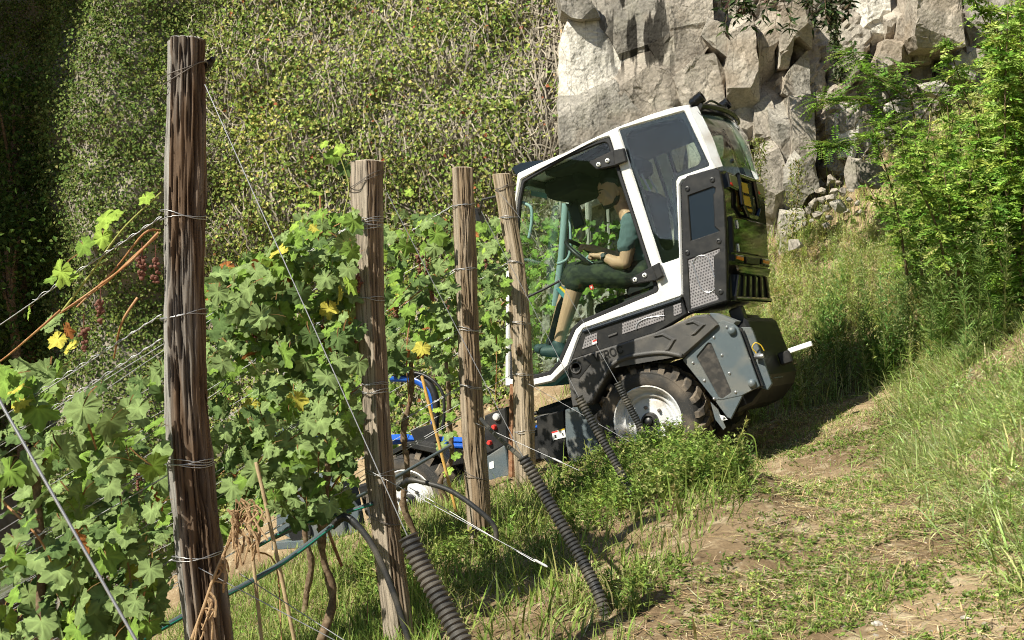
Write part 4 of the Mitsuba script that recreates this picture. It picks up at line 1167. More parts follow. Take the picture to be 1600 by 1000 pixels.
jn('noseT', 940.5, 300, -0.6, 0.009); jn('noseB', 936.2, 309.5, -0.6, 0.0125); jn('lip', 940.5, 315.5, -0.6, 0.013); jn('browr', 940.8, 296, -0.6, 0.018)
jn('earL', 966, 298, -0.515, 0.012); jn('earL2', 965, 304, -0.515, 0.009)
jn('elL', 977, 410, -0.38, 0.046); jn('uaL', 984, 372, -0.39, 0.058); jn('faL', 962, 410, -0.40, 0.044); jn('wrL', 941, 400, -0.42, 0.029)
jn('elR', 968, 404, -0.82, 0.046); jn('uaR', 982, 374, -0.8, 0.058); jn('wrR', 925, 388, -0.72, 0.029)
jn('knL', 903, 431, -0.46, 0.066); jn('knR', 898, 426, -0.76, 0.066)
jn('shinL', 890, 478, -0.45, 0.056); jn('anL', 872, 538, -0.45, 0.038); jn('anR', 862, 535, -0.76, 0.038); jn('shinR', 882, 472, -0.76, 0.056)
jn('toeL', 850, 549, -0.44, 0.03); jn('heelL', 876, 549, -0.45, 0.04); jn('toeR', 842, 545, -0.78, 0.03); jn('heelR', 866, 547, -0.76, 0.04)
body = skin([('neck0', 'neck1'), ('neck1', 'skullb'), ('skull', 'skullb', 'brow'), ('brow', 'cheekL', 'cheekR', 'chin'), ('cheekL', 'jawL', 'chin'), ('cheekR', 'jawR', 'chin'), ('jawL', 'jawR', 'skullb'),
             ('noseT', 'noseB'), ('browr', 'noseT', 'brow'), ('lip', 'chin'), ('lip', 'noseB', 'cheekL'), ('earL', 'earL2'),
             ('uaL', 'elL'), ('elL', 'faL'), ('faL', 'wrL'), ('uaR', 'elR'), ('elR', 'wrR'), ('shL', 'neck0', 'shR'), ('shL', 'uaL'), ('shR', 'uaR'),
             ('knL', 'shinL'), ('shinL', 'anL'), ('knR', 'shinR'), ('shinR', 'anR'), ('chestL', 'chestR', 'shL', 'shR'), ('chestL', 'chestR', 'waist'), ('waist', 'hipB', 'hipL', 'hipR'), ('hipL', 'knL'), ('hipR', 'knR')], J, 0.011, 6)


def dp(name, m, bsdf, **k):
    return add(name, W(m), bsdf, DR, smooth=True, **k)


dp('body', body, 'skin')
J2 = {k: (p, r + 0.014) for k, (p, r) in J.items()}
J2['uaL2'] = (S3(979, 385, -0.385 + DY), 0.066); J2['uaR2'] = (S3(978, 385, -0.8 + DY), 0.066)
J2['neck0'] = (J['neck0'][0] - np.array([0, 0, 0.012]), 0.058)
ts = skin([('shL', 'neck0', 'shR'), ('chestL', 'chestR', 'shL', 'shR'), ('chestL', 'chestR', 'waistL', 'waistR'), ('waistL', 'waistR', 'hipB'), ('shL', 'uaL'), ('uaL', 'uaL2'), ('shR', 'uaR'), ('uaR', 'uaR2')], J2, 0.014, 6)
ts = trimesh.Trimesh(np.asarray(ts.vertices) + np.asarray(ts.vertex_normals) * (0.020 * (meshkit.fbm(np.asarray(ts.vertices) * [14, 14, 22], 3, 3) - 0.5))[:, None], ts.faces, process=False)
dp('t_shirt', ts, 'shirt', label='grey-green short sleeved t-shirt')
J3 = {k: (p, r + 0.016) for k, (p, r) in J.items()}
J3['shinL'] = (J['shinL'][0] * 0.25 + J['knL'][0] * 0.75, 0.082); J3['shinR'] = (J['shinR'][0] * 0.25 + J['knR'][0] * 0.75, 0.082)
tr_ = dp('trousers', skin([('waist', 'hipB', 'hipL', 'hipR'), ('hipL', 'knL'), ('hipR', 'knR'), ('knL', 'shinL'), ('knR', 'shinR')], J3, 0.014, 6), 'trousers', label='dark green camouflage work shorts')
x, z = S(925, 449, -0.31)
lg = box([x, -0.302, z], [0.03, 0.004, 0.034], bevel=0.001)
add('patch', W(lg), 'print_red', tr_, label='small square red patch')
add('patch_mark', W(box([x, -0.299, z], [0.014, 0.003, 0.008])), 'print_white', tr_)
add('patch_mark', W(box([x, -0.299, z], [0.005, 0.0035, 0.02])), 'print_white', tr_)
JS = {'a': (J['skull'][0] + [0.0, 0, 0.013], 0.0865), 'b': (J['skullb'][0] + [-0.018, 0, 0.010], 0.085), 'c': (S3(946, 273, -0.6 + DY), 0.035), 'd': (S3(958, 271, -0.6 + DY), 0.05), 'e': (S3(969, 300, -0.6 + DY), 0.05), 'f': (S3(941, 277, -0.6 + DY), 0.022)}
dp('hair', skin([('a', 'b'), ('c', 'd', 'a'), ('b', 'e'), ('f', 'c')], JS, 0.012, 4), 'hair', label='short dark hair swept up in front')
JB = {'a': (J['chin'][0] + [0.0, 0, -0.002], 0.0285), 'b': (J['jawL'][0] + [0, 0.004, 0], 0.03), 'c': (J['jawR'][0] + [0, -0.004, 0], 0.03), 'd': (S3(966, 306, -0.535 + DY), 0.012), 'l': (J['lip'][0] + [-0.002, 0, -0.006], 0.0135)}
dp('beard', skin([('a', 'b'), ('a', 'c'), ('b', 'd'), ('a', 'l')], JB, 0.012, 4), 'hair')
bv0 = np.asarray(body.vertices)


def on_face(u, v, y):
    q = S3(u, v, y)
    return bv0[np.argmin(((bv0 - q) ** 2).sum(1))]


for sgn in (1, -1):
    ey = on_face(940.5, 301, -0.6 + DY + sgn * 0.042)
    el = trimesh.creation.icosphere(3, 1.0)
    v_ = np.asarray(el.vertices)
    dp('eye', trimesh.Trimesh(v_ * [0.011, 0.012, 0.0065] + ey + [-0.002, -0.001 * sgn, 0], el.faces, process=False), 'print_white' if False else 'hair')
    br = [on_face(939.5, 297, -0.6 + DY + sgn * 0.018), on_face(940.5, 295.5, -0.6 + DY + sgn * 0.04), on_face(944, 296, -0.6 + DY + sgn * 0.058)]
    dp('eyebrow', tube(spline(br, 4), [0.003, 0.004, 0.005, 0.005, 0.005, 0.005, 0.004, 0.003, 0.002], 6), 'hair')
mo = [on_face(940, 315.5, -0.6 + DY + y_) for y_ in (0.026, 0.012, 0.0, -0.012, -0.026)]
dp('mouth', tube(spline(mo, 3), 0.0032, 6), 'lips')
pr('lips', (0.30, 0.12, 0.09), 0.5)
pr('shoe', (0.03, 0.055, 0.06), 0.6)
# hands on the wheel: palm, four unequal fingers round the rim, thumb
for sgn, wr, grip in ((1, 'wrL', 0.35), (-1, 'wrR', 2.9)):
    gpt = S3(928, 399, -0.43 + DY) if sgn == 1 else S3(912, 386, -0.7 + DY)
    wp = J[wr][0]
    d0 = gpt - wp; d0 /= np.linalg.norm(d0)
    up_ = np.array([0.2, 0, 1.0]); lat = np.cross(d0, up_); lat /= np.linalg.norm(lat); up_ = np.cross(lat, d0)
    jj = {'w': (wp, 0.027), 'p0': (gpt - d0 * 0.02 + lat * 0.026, 0.016), 'p1': (gpt - d0 * 0.02 - lat * 0.026, 0.016)}
    bones = [('w', 'p0', 'p1')]
    for i, ln in enumerate((0.85, 1.0, 0.95, 0.75)):
        o = lat * (0.03 - 0.02 * i)
        k0 = gpt - d0 * 0.015 + o
        k1 = k0 + d0 * 0.038 * ln + up_ * 0.006
        k2 = k1 + d0 * 0.008 * ln - up_ * 0.028 * ln
        k3 = k2 - d0 * 0.018 * ln - up_ * 0.008
        for q_, (pp, rr) in enumerate(((k0, 0.0105), (k1, 0.0095), (k2, 0.009), (k3, 0.008))):
            jj[f'f{i}{q_}'] = (pp, rr)
        bones += [(f'f{i}0', f'f{i}1'), (f'f{i}1', f'f{i}2'), (f'f{i}2', f'f{i}3')]
    jj['t0'] = (wp + d0 * 0.03 + lat * 0.03 * sgn, 0.013); jj['t1'] = (gpt - d0 * 0.012 + lat * 0.045 * sgn - up_ * 0.012, 0.011); jj['t2'] = (gpt + d0 * 0.012 + lat * 0.035 * sgn - up_ * 0.028, 0.009)
    bones += [('w', 't0'), ('t0', 't1'), ('t1', 't2')]
    dp('hand', skin(bones, jj, 0.004, 4), 'skin')
wd = J['wrL'][0]; dd = J['faL'][0] - wd; dd /= np.linalg.norm(dd)
wt = dp('watch', tube([wd + dd * 0.012, wd + dd * 0.017, wd + dd * 0.04, wd + dd * 0.045], [0.031, 0.035, 0.035, 0.031], 18), 'rubber_seal', label='black wristwatch')
add('watch_face', W(tube([wd + dd * 0.028 + [0, 0.03, 0.012], wd + dd * 0.028 + [0, 0.042, 0.016]], 0.016, 14)), 'screen', wt)
for s_ in ('L', 'R'):
    sh = skin([('an' + s_, 'heel' + s_), ('heel' + s_, 'toe' + s_)], {k: (p, r + 0.008) for k, (p, r) in J.items()}, 0.012, 4)
    dp('shoe', sh, 'shoe', label='dark shoe')
# ------------------------------------------------------------------ vine posts
H = np.array([-math.cos(math.radians(14)), math.sin(math.radians(14)), 0.0])   # the rows run left and away


def ink(p, Y):
    return np.array([P(u, v, Y) for u, v in p])


def bark_post(centres, widths, Y, seed, flat=0.0, flat_az=2.6, rough=1.0, wood=(0.30, 0.26, 0.21), bark=(0.15, 0.11, 0.075), top_tilt=0.0, squash=1.0):
    """A hewn post: centre line and widths in photo pixels at depth Y; one side split flat and grey."""
    u = np.array([[x, y, w] for (x, y), w in zip(centres, widths)], float)
    c = spline(u, 34)
    z = np.stack([(c[:, 0] - 800) / FPX * Y, np.full(len(c), Y), -(c[:, 1] - 500) / FPX * Y], 1)
    rad = c[:, 2] / FPX * Y / 2
    n, k = len(z), 120
    a = np.arange(k) * 2 * np.pi / k
    A, Zz = np.meshgrid(a, z[:, 2])
    q = np.stack([np.cos(A) * 1.0, np.sin(A) * 1.0, Zz * 0.35 + seed], -1)
    prof = 1 + 0.10 * (meshkit.fbm(q * 1.3, 2, seed) - 0.5)
    if flat:
        d = np.cos(A - flat_az)
        prof = np.minimum(prof, (1 - flat) / np.maximum(d, 0.05))
        onflat = sstep(0.0, 0.03, 1.0 + 0 * A - (1 - flat) / np.maximum(d, 0.05) if False else prof - 0.0) * (d > 0) * ((1 - flat) / np.maximum(d, 0.05) < 1.0)
    else:
        onflat = A * 0
    g1 = meshkit.fbm(np.stack([np.cos(A) * 7, np.sin(A) * 7, Zz * 2.2 + 9], -1), 4, seed + 1)
    g2 = 0.5 * meshkit.fbm(np.stack([np.cos(A) * 16, np.sin(A) * 16, Zz * 5.0], -1), 3, seed + 2) + 0.5 * meshkit.fbm(np.stack([np.cos(A) * 34, np.sin(A) * 34, Zz * 3.0 + 5], -1), 2, seed + 7)
    g4 = meshkit.fbm(np.stack([np.cos(A) * 2, np.sin(A) * 2, Zz * 2.6 + 3], -1), 3, seed + 8)
    g3 = meshkit.noise(np.stack([np.cos(A) * 5, np.sin(A) * 5, Zz * 28], -1), seed + 3)
    crack = np.clip((np.abs(g1 - 0.5) * -14 + 1), 0, 1)
    amp = rough * (1 - 0.7 * onflat)
    disp = amp * (0.20 * (g2 - 0.5) - 0.16 * crack + 0.05 * (g3 - 0.5) + 0.08 * (g1 - 0.5)) + 0.32 * (g4 - 0.5)
    r = rad[:, None] * prof * (1 + disp)
    v = z[:, None] + np.stack([np.cos(A) * r, np.sin(A) * r * squash, top_tilt * np.cos(A) * r * (Zz > z[0, 2] - 1e-6)], -1)
    col = np.array(bark)[None, None] * (0.25 + 1.5 * g2[..., None]) * (0.7 + 0.6 * g1[..., None])
    gk = np.clip((g4 - 0.5) * 5, 0, 1)[..., None]
    col = col * (1 - 0.55 * gk) + 0.55 * gk * np.array(wood)[None, None] * (0.4 + 1.2 * g2[..., None])
    colw = np.array(wood)[None, None] * (0.45 + 0.35 * g1[..., None] + 0.8 * g2[..., None])
    col = col * (1 - onflat[..., None]) + colw * onflat[..., None]
    col = col * (1 - 0.7 * crack[..., None])
    i, j = np.meshgrid(np.arange(n - 1), np.arange(k), indexing='ij')
    f = np.stack([i * k + j, i * k + (j + 1) % k, (i + 1) * k + (j + 1) % k, (i + 1) * k + j], -1).reshape(-1, 4)
    f = np.vstack([f[:, [0, 2, 1]], f[:, [0, 3, 2]]])
    vv, cc = v.reshape(-1, 3), col.reshape(-1, 3)
    rings, o = [], len(vv)
    top = v[0]
    tc = top.mean(0)
    for t in (1.0, 0.85, 0.55, 0.25):
        rings.append(tc + (top - tc) * t + [0, 0, 0.004 * (t < 1)])
    vv = np.vstack([vv] + rings + [tc[None] + [0, 0, 0.004]])
    gr = np.concatenate([np.array(wood)[None] * (0.75 + 0.5 * meshkit.noise(np.stack([rr[:, 0] * 200, rr[:, 1] * 200, rr[:, 0]], -1), 4))[:, None] for rr in rings])
    cc = np.vstack([cc, gr, np.array(wood)[None]])
    jj = np.arange(k)
    for t in range(3):
        b = o + t * k
        f = np.vstack([f, np.stack([b + jj, b + (jj + 1) % k, b + k + (jj + 1) % k], 1), np.stack([b + jj, b + k + (jj + 1) % k, b + k + jj], 1)])
    b = o + 3 * k
    f = np.vstack([f, np.stack([b + jj, b + (jj + 1) % k, jj * 0 + len(vv) - 1], 1)])
    return (vv, f), np.clip(cc, 0.01, 0.8)


POSTS = [
    dict(Y=4.1, c=[(290, 63), (286, 350), (288, 580), (295, 720), (309, 870), (324, 1010), (345, 1200)], w=[66, 67, 71, 73, 76, 76, 78], seed=3, flat=0.22, az=3.55, rough=1.35, wood=(0.25, 0.235, 0.215), bark=(0.105, 0.068, 0.043)),
    dict(Y=5.65, c=[(573, 253), (575, 400), (584, 560), (591, 700), (607, 860), (626, 1010), (632, 1060)], w=[52, 46, 41, 42, 46, 48, 48], seed=11, flat=0.25, az=4.1, rough=0.8, wood=(0.33, 0.275, 0.215), bark=(0.20, 0.145, 0.10)),
    dict(Y=7.3, c=[(722, 263), (727, 400), (733, 560), (740, 690), (748, 800), (752, 900)], w=[34, 34, 34, 35, 37, 38], seed=23, flat=0.12, az=3.7, rough=0.8, wood=(0.31, 0.25, 0.185), bark=(0.25, 0.18, 0.115)),
    dict(Y=8.9, c=[(785, 273), (795, 340), (809, 430), (814, 520), (817, 600), (820, 700), (821, 790)], w=[30, 27, 27, 32, 31, 33, 31], seed=37, flat=0.12, az=4.3, rough=0.55, wood=(0.36, 0.29, 0.21), bark=(0.31, 0.235, 0.15)),
]
NAMES = ['tallest dark wooden vine post, furrowed bark and grey split side, nearest on the left', 'grey-brown split wooden vine post, second from the left', 'brown wooden vine post, third from the left, leaning a little',
         'pale crooked wooden vine post with a knot, standing before the cab']
TIES = [[(118, -0.5), (340, 0), (495, 0), (720, 0), (726, 0), (868, 0)], [(283, -0.4), (345, 0), (352, 0), (357, 0), (468, 0), (600, 0), (612, 0), (740, 0), (815, 0.4)], [(322, 0), (421, 0), (516, 0), (605, 0), (745, 0.3)], [(293, -0.4), (341, 0), (411, 0), (505, 0), (585, 0), (675, 0)]]


def at_v(p, v):
    c = np.array(p['c'], float)
    return np.interp(v, c[:, 1], c[:, 0]), np.interp(v, c[:, 1], p['w'])


POST_KEYS = []
rg = np.random.default_rng(5)
for p, nm, ties in zip(POSTS, NAMES, TIES):
    m, col = bark_post(p['c'], p['w'], p['Y'], p['seed'], p['flat'], p['az'], p['rough'], p['wood'], p['bark'])
    pk = add('vine_post', m, 'vc_matt', smooth=True, color=col, label=nm, category='post', group='wooden end posts of the vine rows')
    POST_KEYS.append(pk)
    for v, tilt in ties:
        u, w = at_v(p, v)
        c0 = P(u, v, p['Y']); r = w / FPX * p['Y'] / 2 * 1.04
        a = np.arange(29) / 28 * 2 * math.pi
        for rep in range(2):
            t2 = tilt + rg.normal(0, 0.14)
            pts = np.stack([c0[0] + r * np.cos(a), c0[1] + r * np.sin(a), c0[2] + r * t2 * np.cos(a + 3.1) * 1.0 + rg.normal(0, 0.002) + 0.003 * np.sin(3 * a + rg.uniform(0, 6)) + rep * 0.006], 1)
            add('wire_tie', tube(pts, 0.0016 + 0.0003 * (p['Y'] > 6), 5, caps=False), 'wire_old' if tilt else 'wire', pk, smooth=True)
# splinter and stub on the nearest post
pk = POST_KEYS[0]
add('stub', tube(spline([P(318, 108, 4.14), P(328, 98, 4.13), P(335, 90, 4.12)], 4), [0.012] * 5 + [0.009] * 3 + [0.002], 7), 'hair', pk)
add('splinter', tube(spline([P(283, 760, 4.03), P(287, 740, 4.02), P(292, 725, 4.03)], 4), [0.003, 0.006, 0.008, 0.008, 0.007, 0.006, 0.004, 0.002, 0.001], 6), 'wood_raw', pk) if False else None
x_, w_ = at_v(POSTS[3], 545)
kn = revolve([(0.0001, -0.006), (0.006, -0.003), (0.011, 0.004), (0.017, 0.006), (0.022, 0.0)], 24)
v = np.array(kn.vertices); c0 = P(x_ - 3, 547, 8.9 - w_ / FPX * 8.9 / 2 * 0.98)
add('knot', trimesh.Trimesh(np.stack([c0[0] + v[:, 0] * 0.8, c0[1] - v[:, 2], c0[2] + v[:, 1] * 1.9], 1), np.asarray(kn.faces), process=False), 'wood_dark', POST_KEYS[3], smooth=True)
pr('wood_dark', dusty((0.11, 0.07, 0.04), (0.22, 0.16, 0.10), 0.9, 60), 0.9)
pr('wood_red', dusty((0.22, 0.10, 0.05), (0.33, 0.19, 0.11), 0.9, 40), 0.9)
pr('cane', dusty((0.33, 0.145, 0.055), (0.42, 0.25, 0.12), 0.8, 30), 0.6)
pr('cane_pale', dusty((0.46, 0.34, 0.20), (0.35, 0.24, 0.14), 0.8, 30), 0.7)
pr('bamboo', dusty((0.62, 0.36, 0.09), (0.5, 0.33, 0.14), 0.7, 30), 0.5)
pr('dry_weed', dusty((0.36, 0.24, 0.13), (0.26, 0.155, 0.08), 0.8, 50), 0.85)
pr('raisin', (0.15, 0.06, 0.04), 0.8)

add('wooden_stake', tube(spline([P(802, 600, 9.0), P(800, 680, 9.0), P(800, 745, 9.0)], 5), [0.022] * 11, 7), 'wood_red', label='reddish broken stake tied beside the pale crooked post', category='stake')
# far posts seen through the cab
for (u0, v0, u1, v1, Y, r) in ((919, 292, 922, 480, 11.6, 0.028), (950, 325, 955, 470, 12.0, 0.014)):
    m, col = bark_post([(u0, v0), ((u0 + u1) / 2, (v0 + v1) / 2), (u1, v1), (u1 + 4, v1 + 160)], [r * 2 * FPX / Y] * 4, Y, 51 + int(u0), 0.1, 4, 0.6, (0.36, 0.34, 0.29), (0.30, 0.27, 0.22))
    add('far_post', m, 'vc_matt', smooth=True, color=col, label='thin grey post beyond the tractor, ' + ('nearer the windscreen' if u0 < 940 else 'by the driver\'s chest'), category='post')

# ------------------------------------------------------------------ trellis wires
WIRES = [(0, 338, 0.575, 1), (0, 492, 0.565, 1), (0, 530, 0.575, 1), (0, 721, 0.545, 1), (0, 744, 0.52, 0), (0, 874, 0.535, 1),
         (1, 350, 0.57, 1), (1, 468, 0.56, 1), (1, 601, 0.565, 1), (1, 606, 0.545, 1), (1, 640, 0.57, 0), (1, 747, 0.535, 1),
         (2, 322, 0.55, 1), (2, 421, 0.565, 1), (2, 516, 0.56, 1), (2, 522, 0.54, 0), (2, 605, 0.56, 1), (2, 650, 0.54, 0),
         (1, 352, 0.60, 0), (1, 470, 0.60, 0), (1, 608, 0.60, 0), (2, 424, 0.60, 0), (2, 519, 0.60, 0), (2, 607, 0.52, 0), (2, 652, 0.58, 0),
         (3, 341, 0.53, 1), (3, 411, 0.56, 1), (3, 418, 0.53, 0), (3, 505, 0.55, 1), (3, 585, 0.54, 0)]
LV = ['topmost', 'second', 'third', 'fourth', 'fifth', 'sixth', 'seventh', 'eighth', 'ninth', 'tenth']
WIRES.sort(key=lambda w: (w[0], w[1], -w[2]))
cnt = {}
tot = {r: sum(1 for w in WIRES if w[0] == r) for r in range(4)}
RN = ['nearest', 'second nearest', 'third', 'farthest visible']
for r, v, g, tw_ in WIRES:
    k = cnt.get(r, 0); cnt[r] = k + 1
    p = POSTS[r]
    u, w = at_v(p, v)
    a = P(u - w * 0.5, v, p['Y'])
    n_ = 60
    t = np.linspace(0, (2.0, 2.6, 3.2, 3.6)[r], n_)
    sag = -0.012 * np.sin(np.clip(t / t[-1], 0, 1) * math.pi)
    pts = a + t[:, None] * H + np.stack([t * 0, t * 0, -g * t + sag + 0.002 * np.sin(t * 9 + v)], 1)
    where = LV[k] if k < tot[r] - 1 else 'lowest'
    key = add('trellis_wire', tube(pts, 0.0019, 5), 'wire', smooth=True, label=f'{where} galvanised wire running down left from the {["nearest dark", "second", "third", "pale crooked"][r]} vine post', category='wire', group='trellis wires of the vine rows')
    if tw_:
        tt = np.linspace(0, 0.42 + 0.1 * rg.random(), 60)
        ph = tt * 150
        tp2 = a + tt[:, None] * H + np.stack([tt * 0, 0.004 * np.cos(ph), -g * tt + 0.004 * np.sin(ph)], 1)
        add('twist', tube(tp2, 0.0014, 4), 'wire', key, smooth=True)

# ------------------------------------------------------------------ guy wires with corrugated sleeves
GUYS = [
    (4.1, [(320, 132, 4.05), (640, 845, 3.72)], [(638, 838, 3.72), (662, 890, 3.70), (700, 960, 3.66), (745, 1050, 3.6)], 34, 'guy wire of the nearest post, in a thick black corrugated sleeve at the bottom edge'),
    (5.65, [(604, 300, 5.6), (705, 496, 5.55), (818, 716, 5.45)], [(817, 714, 5.45), (845, 762, 5.44), (878, 820, 5.40), (912, 880, 5.36), (938, 935, 5.30)], 20, 'guy wire of the second post, its long black corrugated sleeve curving into the grass'),
    (7.3, [(752, 330, 7.25), (827, 470, 7.2), (905, 622, 7.1)], [(904, 620, 7.1), (930, 668, 7.08), (960, 720, 7.05), (992, 782, 7.0)], 14, 'guy wire of the third post, black sleeve left of the rear wheel'),
    (8.9, [(775, 296, 8.8), (812, 340, 8.78), (880, 448, 8.75), (966, 600, 8.6)], [(965, 598, 8.6), (985, 638, 8.6), (1003, 672, 8.58), (1022, 708, 8.55)], 12, 'guy wire of the pale crooked post, black sleeve crossing the rear wheel'),
]
GUY_END = []
for Y, wp, sp_, wpx, nm in GUYS:
    gk = thing('guy_wire', nm, 'guy wire', 'anchored guy wires of the row ends')
    add('wire', tube(spline([P(*q) for q in wp], 10), 0.0017, 6), 'wire', gk, smooth=True)
    e3 = P(*sp_[-1]) + (P(*sp_[-1]) - P(*sp_[-2])) * 0.55 + np.array([0, 0, -0.05])
    c = spline([P(*q) for q in sp_] + [e3], 30)
    ln = np.r_[0, np.cumsum(np.linalg.norm(np.diff(c, axis=0), axis=1))]
    pitch = 0.016
    nseg = int(ln[-1] / pitch * 4)
    s = np.linspace(0, ln[-1], nseg + 1)
    cc = np.stack([np.interp(s, ln, c[:, k]) for k in range(3)], 1)
    rr = wpx / FPX * sp_[0][2] / 2 * np.where((np.arange(nseg + 1) % 4) < 2, 1.0, 0.82)
    add('sleeve', tube(cc, rr, 20), 'pipe', gk, smooth=30)
    GUY_END.append(cc[-1])
    add('wire_exit', tube([P(*sp_[0]) - np.array([0, 0, 0.0]), P(*sp_[0]) + (P(*wp[-2]) - P(*sp_[0])) * 0.12], 0.004, 6), 'wire', gk) if False else None
gk = thing('guy_wire', 'thick twisted guy wire crossing the lower left corner in front of the vines', 'guy wire', 'anchored guy wires of the row ends')
add('wire', tube([P(-60, 515, 2.9), P(7, 640, 2.86), P(212, 1000, 2.75), P(330, 1210, 2.7)], 0.0034, 8), 'wire', gk, smooth=True)
for a, b, Ya, Yb, nm in (((274, 868), (560, 1020), 4.05, 4.0, 'bracing wire running down right from the foot of the nearest post'), ((374, 896), (600, 1040), 4.35, 4.2, 'second bracing wire behind the nearest post near the ground'),
                         ((576, 735), (845, 880), 5.6, 5.3, 'bracing wire running down right from the second post to a white tensioner'), ((640, 762), (836, 878), 5.62, 5.3, 'thin bracing wire beside the tensioner wire of the second post'),
                         ((826, 600), (1010, 705), 8.8, 8.5, 'bracing wire running down right from the pale crooked post'), ((740, 660), (905, 735), 7.25, 7.0, 'bracing wire running down right from the third post')):
    bw = add('bracing_wire', tube([P(*a, Ya), P(*b, Yb)], 0.0016, 6), 'wire', smooth=True, label=nm, category='wire')
    if a[0] in (576, 740):
        e = P(*b, Yb) if a[0] == 576 else P(868, 700, 7.08) - np.array([0, 0, 0.0])
        e = P(*b, Yb) if a[0] == 576 else P(*a, Ya) * 0.2 + P(*b, Yb) * 0.8
        d = unit(P(*b, Yb) - P(*a, Ya))
        add('tensioner', tube([e - d * 0.03, e - d * 0.02, e + d * 0.02, e + d * 0.03], [0.003, 0.005, 0.005, 0.003], 8), 'rim_paint', bw, smooth=True, label='small white wire tensioner')

# ------------------------------------------------------------------ irrigation pipes, stakes
def pipe(pts, r, mat, nm, name='irrigation_pipe', n=8):
    return add(name, tube(spline([P(*q) for q in pts], n), r, 10), mat, smooth=True, label=nm, category='pipe')


pipe([(430, 840, 6.2), (500, 806, 6.4), (564, 774, 6.6), (616, 747, 6.9), (704, 696, 7.25)], 0.0085, 'pipe_grey', 'grey irrigation pipe rising to the third post')
k_ = pipe([(405, 852, 5.9), (461, 821, 5.8), (520, 806, 5.72), (582, 787, 5.62)], 0.0085, 'pipe_grey', 'grey irrigation pipe with a green stripe passing behind the second post')
add('stripe', tube(spline([P(u, v + 1.2, Y - 0.007) for u, v, Y in ((405, 852, 5.9), (461, 821, 5.8), (520, 806, 5.72), (582, 787, 5.62))], 8), 0.0035, 6), 'pipe_green', k_, smooth=True)
k_ = pipe([(200, 1012, 4.9), (300, 955, 5.1), (350, 931, 5.2), (440, 880, 5.4), (524, 818, 5.55)], 0.0105, 'pipe_grey', 'grey irrigation pipe with a green stripe rising from the lower edge to an elbow')
add('stripe', tube(spline([P(u, v + 1.6, Y - 0.009) for u, v, Y in ((200, 1012, 4.9), (300, 955, 5.1), (350, 931, 5.2), (440, 880, 5.4), (524, 818, 5.55))], 8), 0.004, 6), 'pipe_green', k_, smooth=True)
k_ = pipe([(524, 818, 5.55), (537, 807, 5.54), (553, 815, 5.52), (578, 846, 5.5), (598, 885, 5.48), (618, 935, 5.46), (640, 1005, 5.44), (650, 1040, 5.44)], 0.013, 'pipe', 'black hose bending down along the second post', 'hose')
for q in ((526, 816), (537, 807), (553, 815)):
    pass
add('elbow', tube([P(519, 823, 5.55), P(530, 812, 5.54), P(538, 807, 5.54), P(547, 811, 5.53), P(560, 824, 5.52)], [0.015, 0.016, 0.017, 0.016, 0.015], 12), 'black_plastic', k_, smooth=True)
k_ = pipe([(622, 765, 7.2), (637, 751, 7.15), (655, 752, 7.1), (702, 766, 7.05), (745, 795, 7.0), (772, 822, 6.98), (776, 845, 6.98)], 0.013, 'pipe', 'black hose hanging from an elbow to the foot of the third post', 'hose')
add('elbow', tube([P(628, 760, 7.18), P(637, 751, 7.15), P(650, 750, 7.12)], [0.016, 0.018, 0.016], 12), 'black_plastic', k_, smooth=True)
pipe([(752, 655, 7.0), (770, 675, 6.6), (795, 698, 5.9), (818, 718, 5.45)], 0.010, 'pipe', 'dark hose running into the sleeve of the second guy wire', 'hose')
for (a, b, c_, Y, r, mat, nm) in (((659, 587), (685, 690), (713, 800), 8.2, 0.0095, 'bamboo', 'yellow bamboo cane standing between the second and third posts'),
                                  ((400, 722), (418, 800), (462, 1010), 5.5, 0.008, 'cane_pale', 'pale thin stick standing right of the nearest post'),
                                  ((498, 785), (515, 835), (534, 885), 6.0, 0.007, 'wood_red', 'reddish thin stick low beside the hose elbow'),
                                  ((388, 790), (396, 880), (410, 1010), 5.3, 0.007, 'cane_pale', 'grey stick half hidden by the dried weed')):
    add('garden_cane', tube(spline([P(*a, Y), P(*b, Y), P(*c_, Y)], 6), r, 8), mat, smooth=True, label=nm, category='cane')

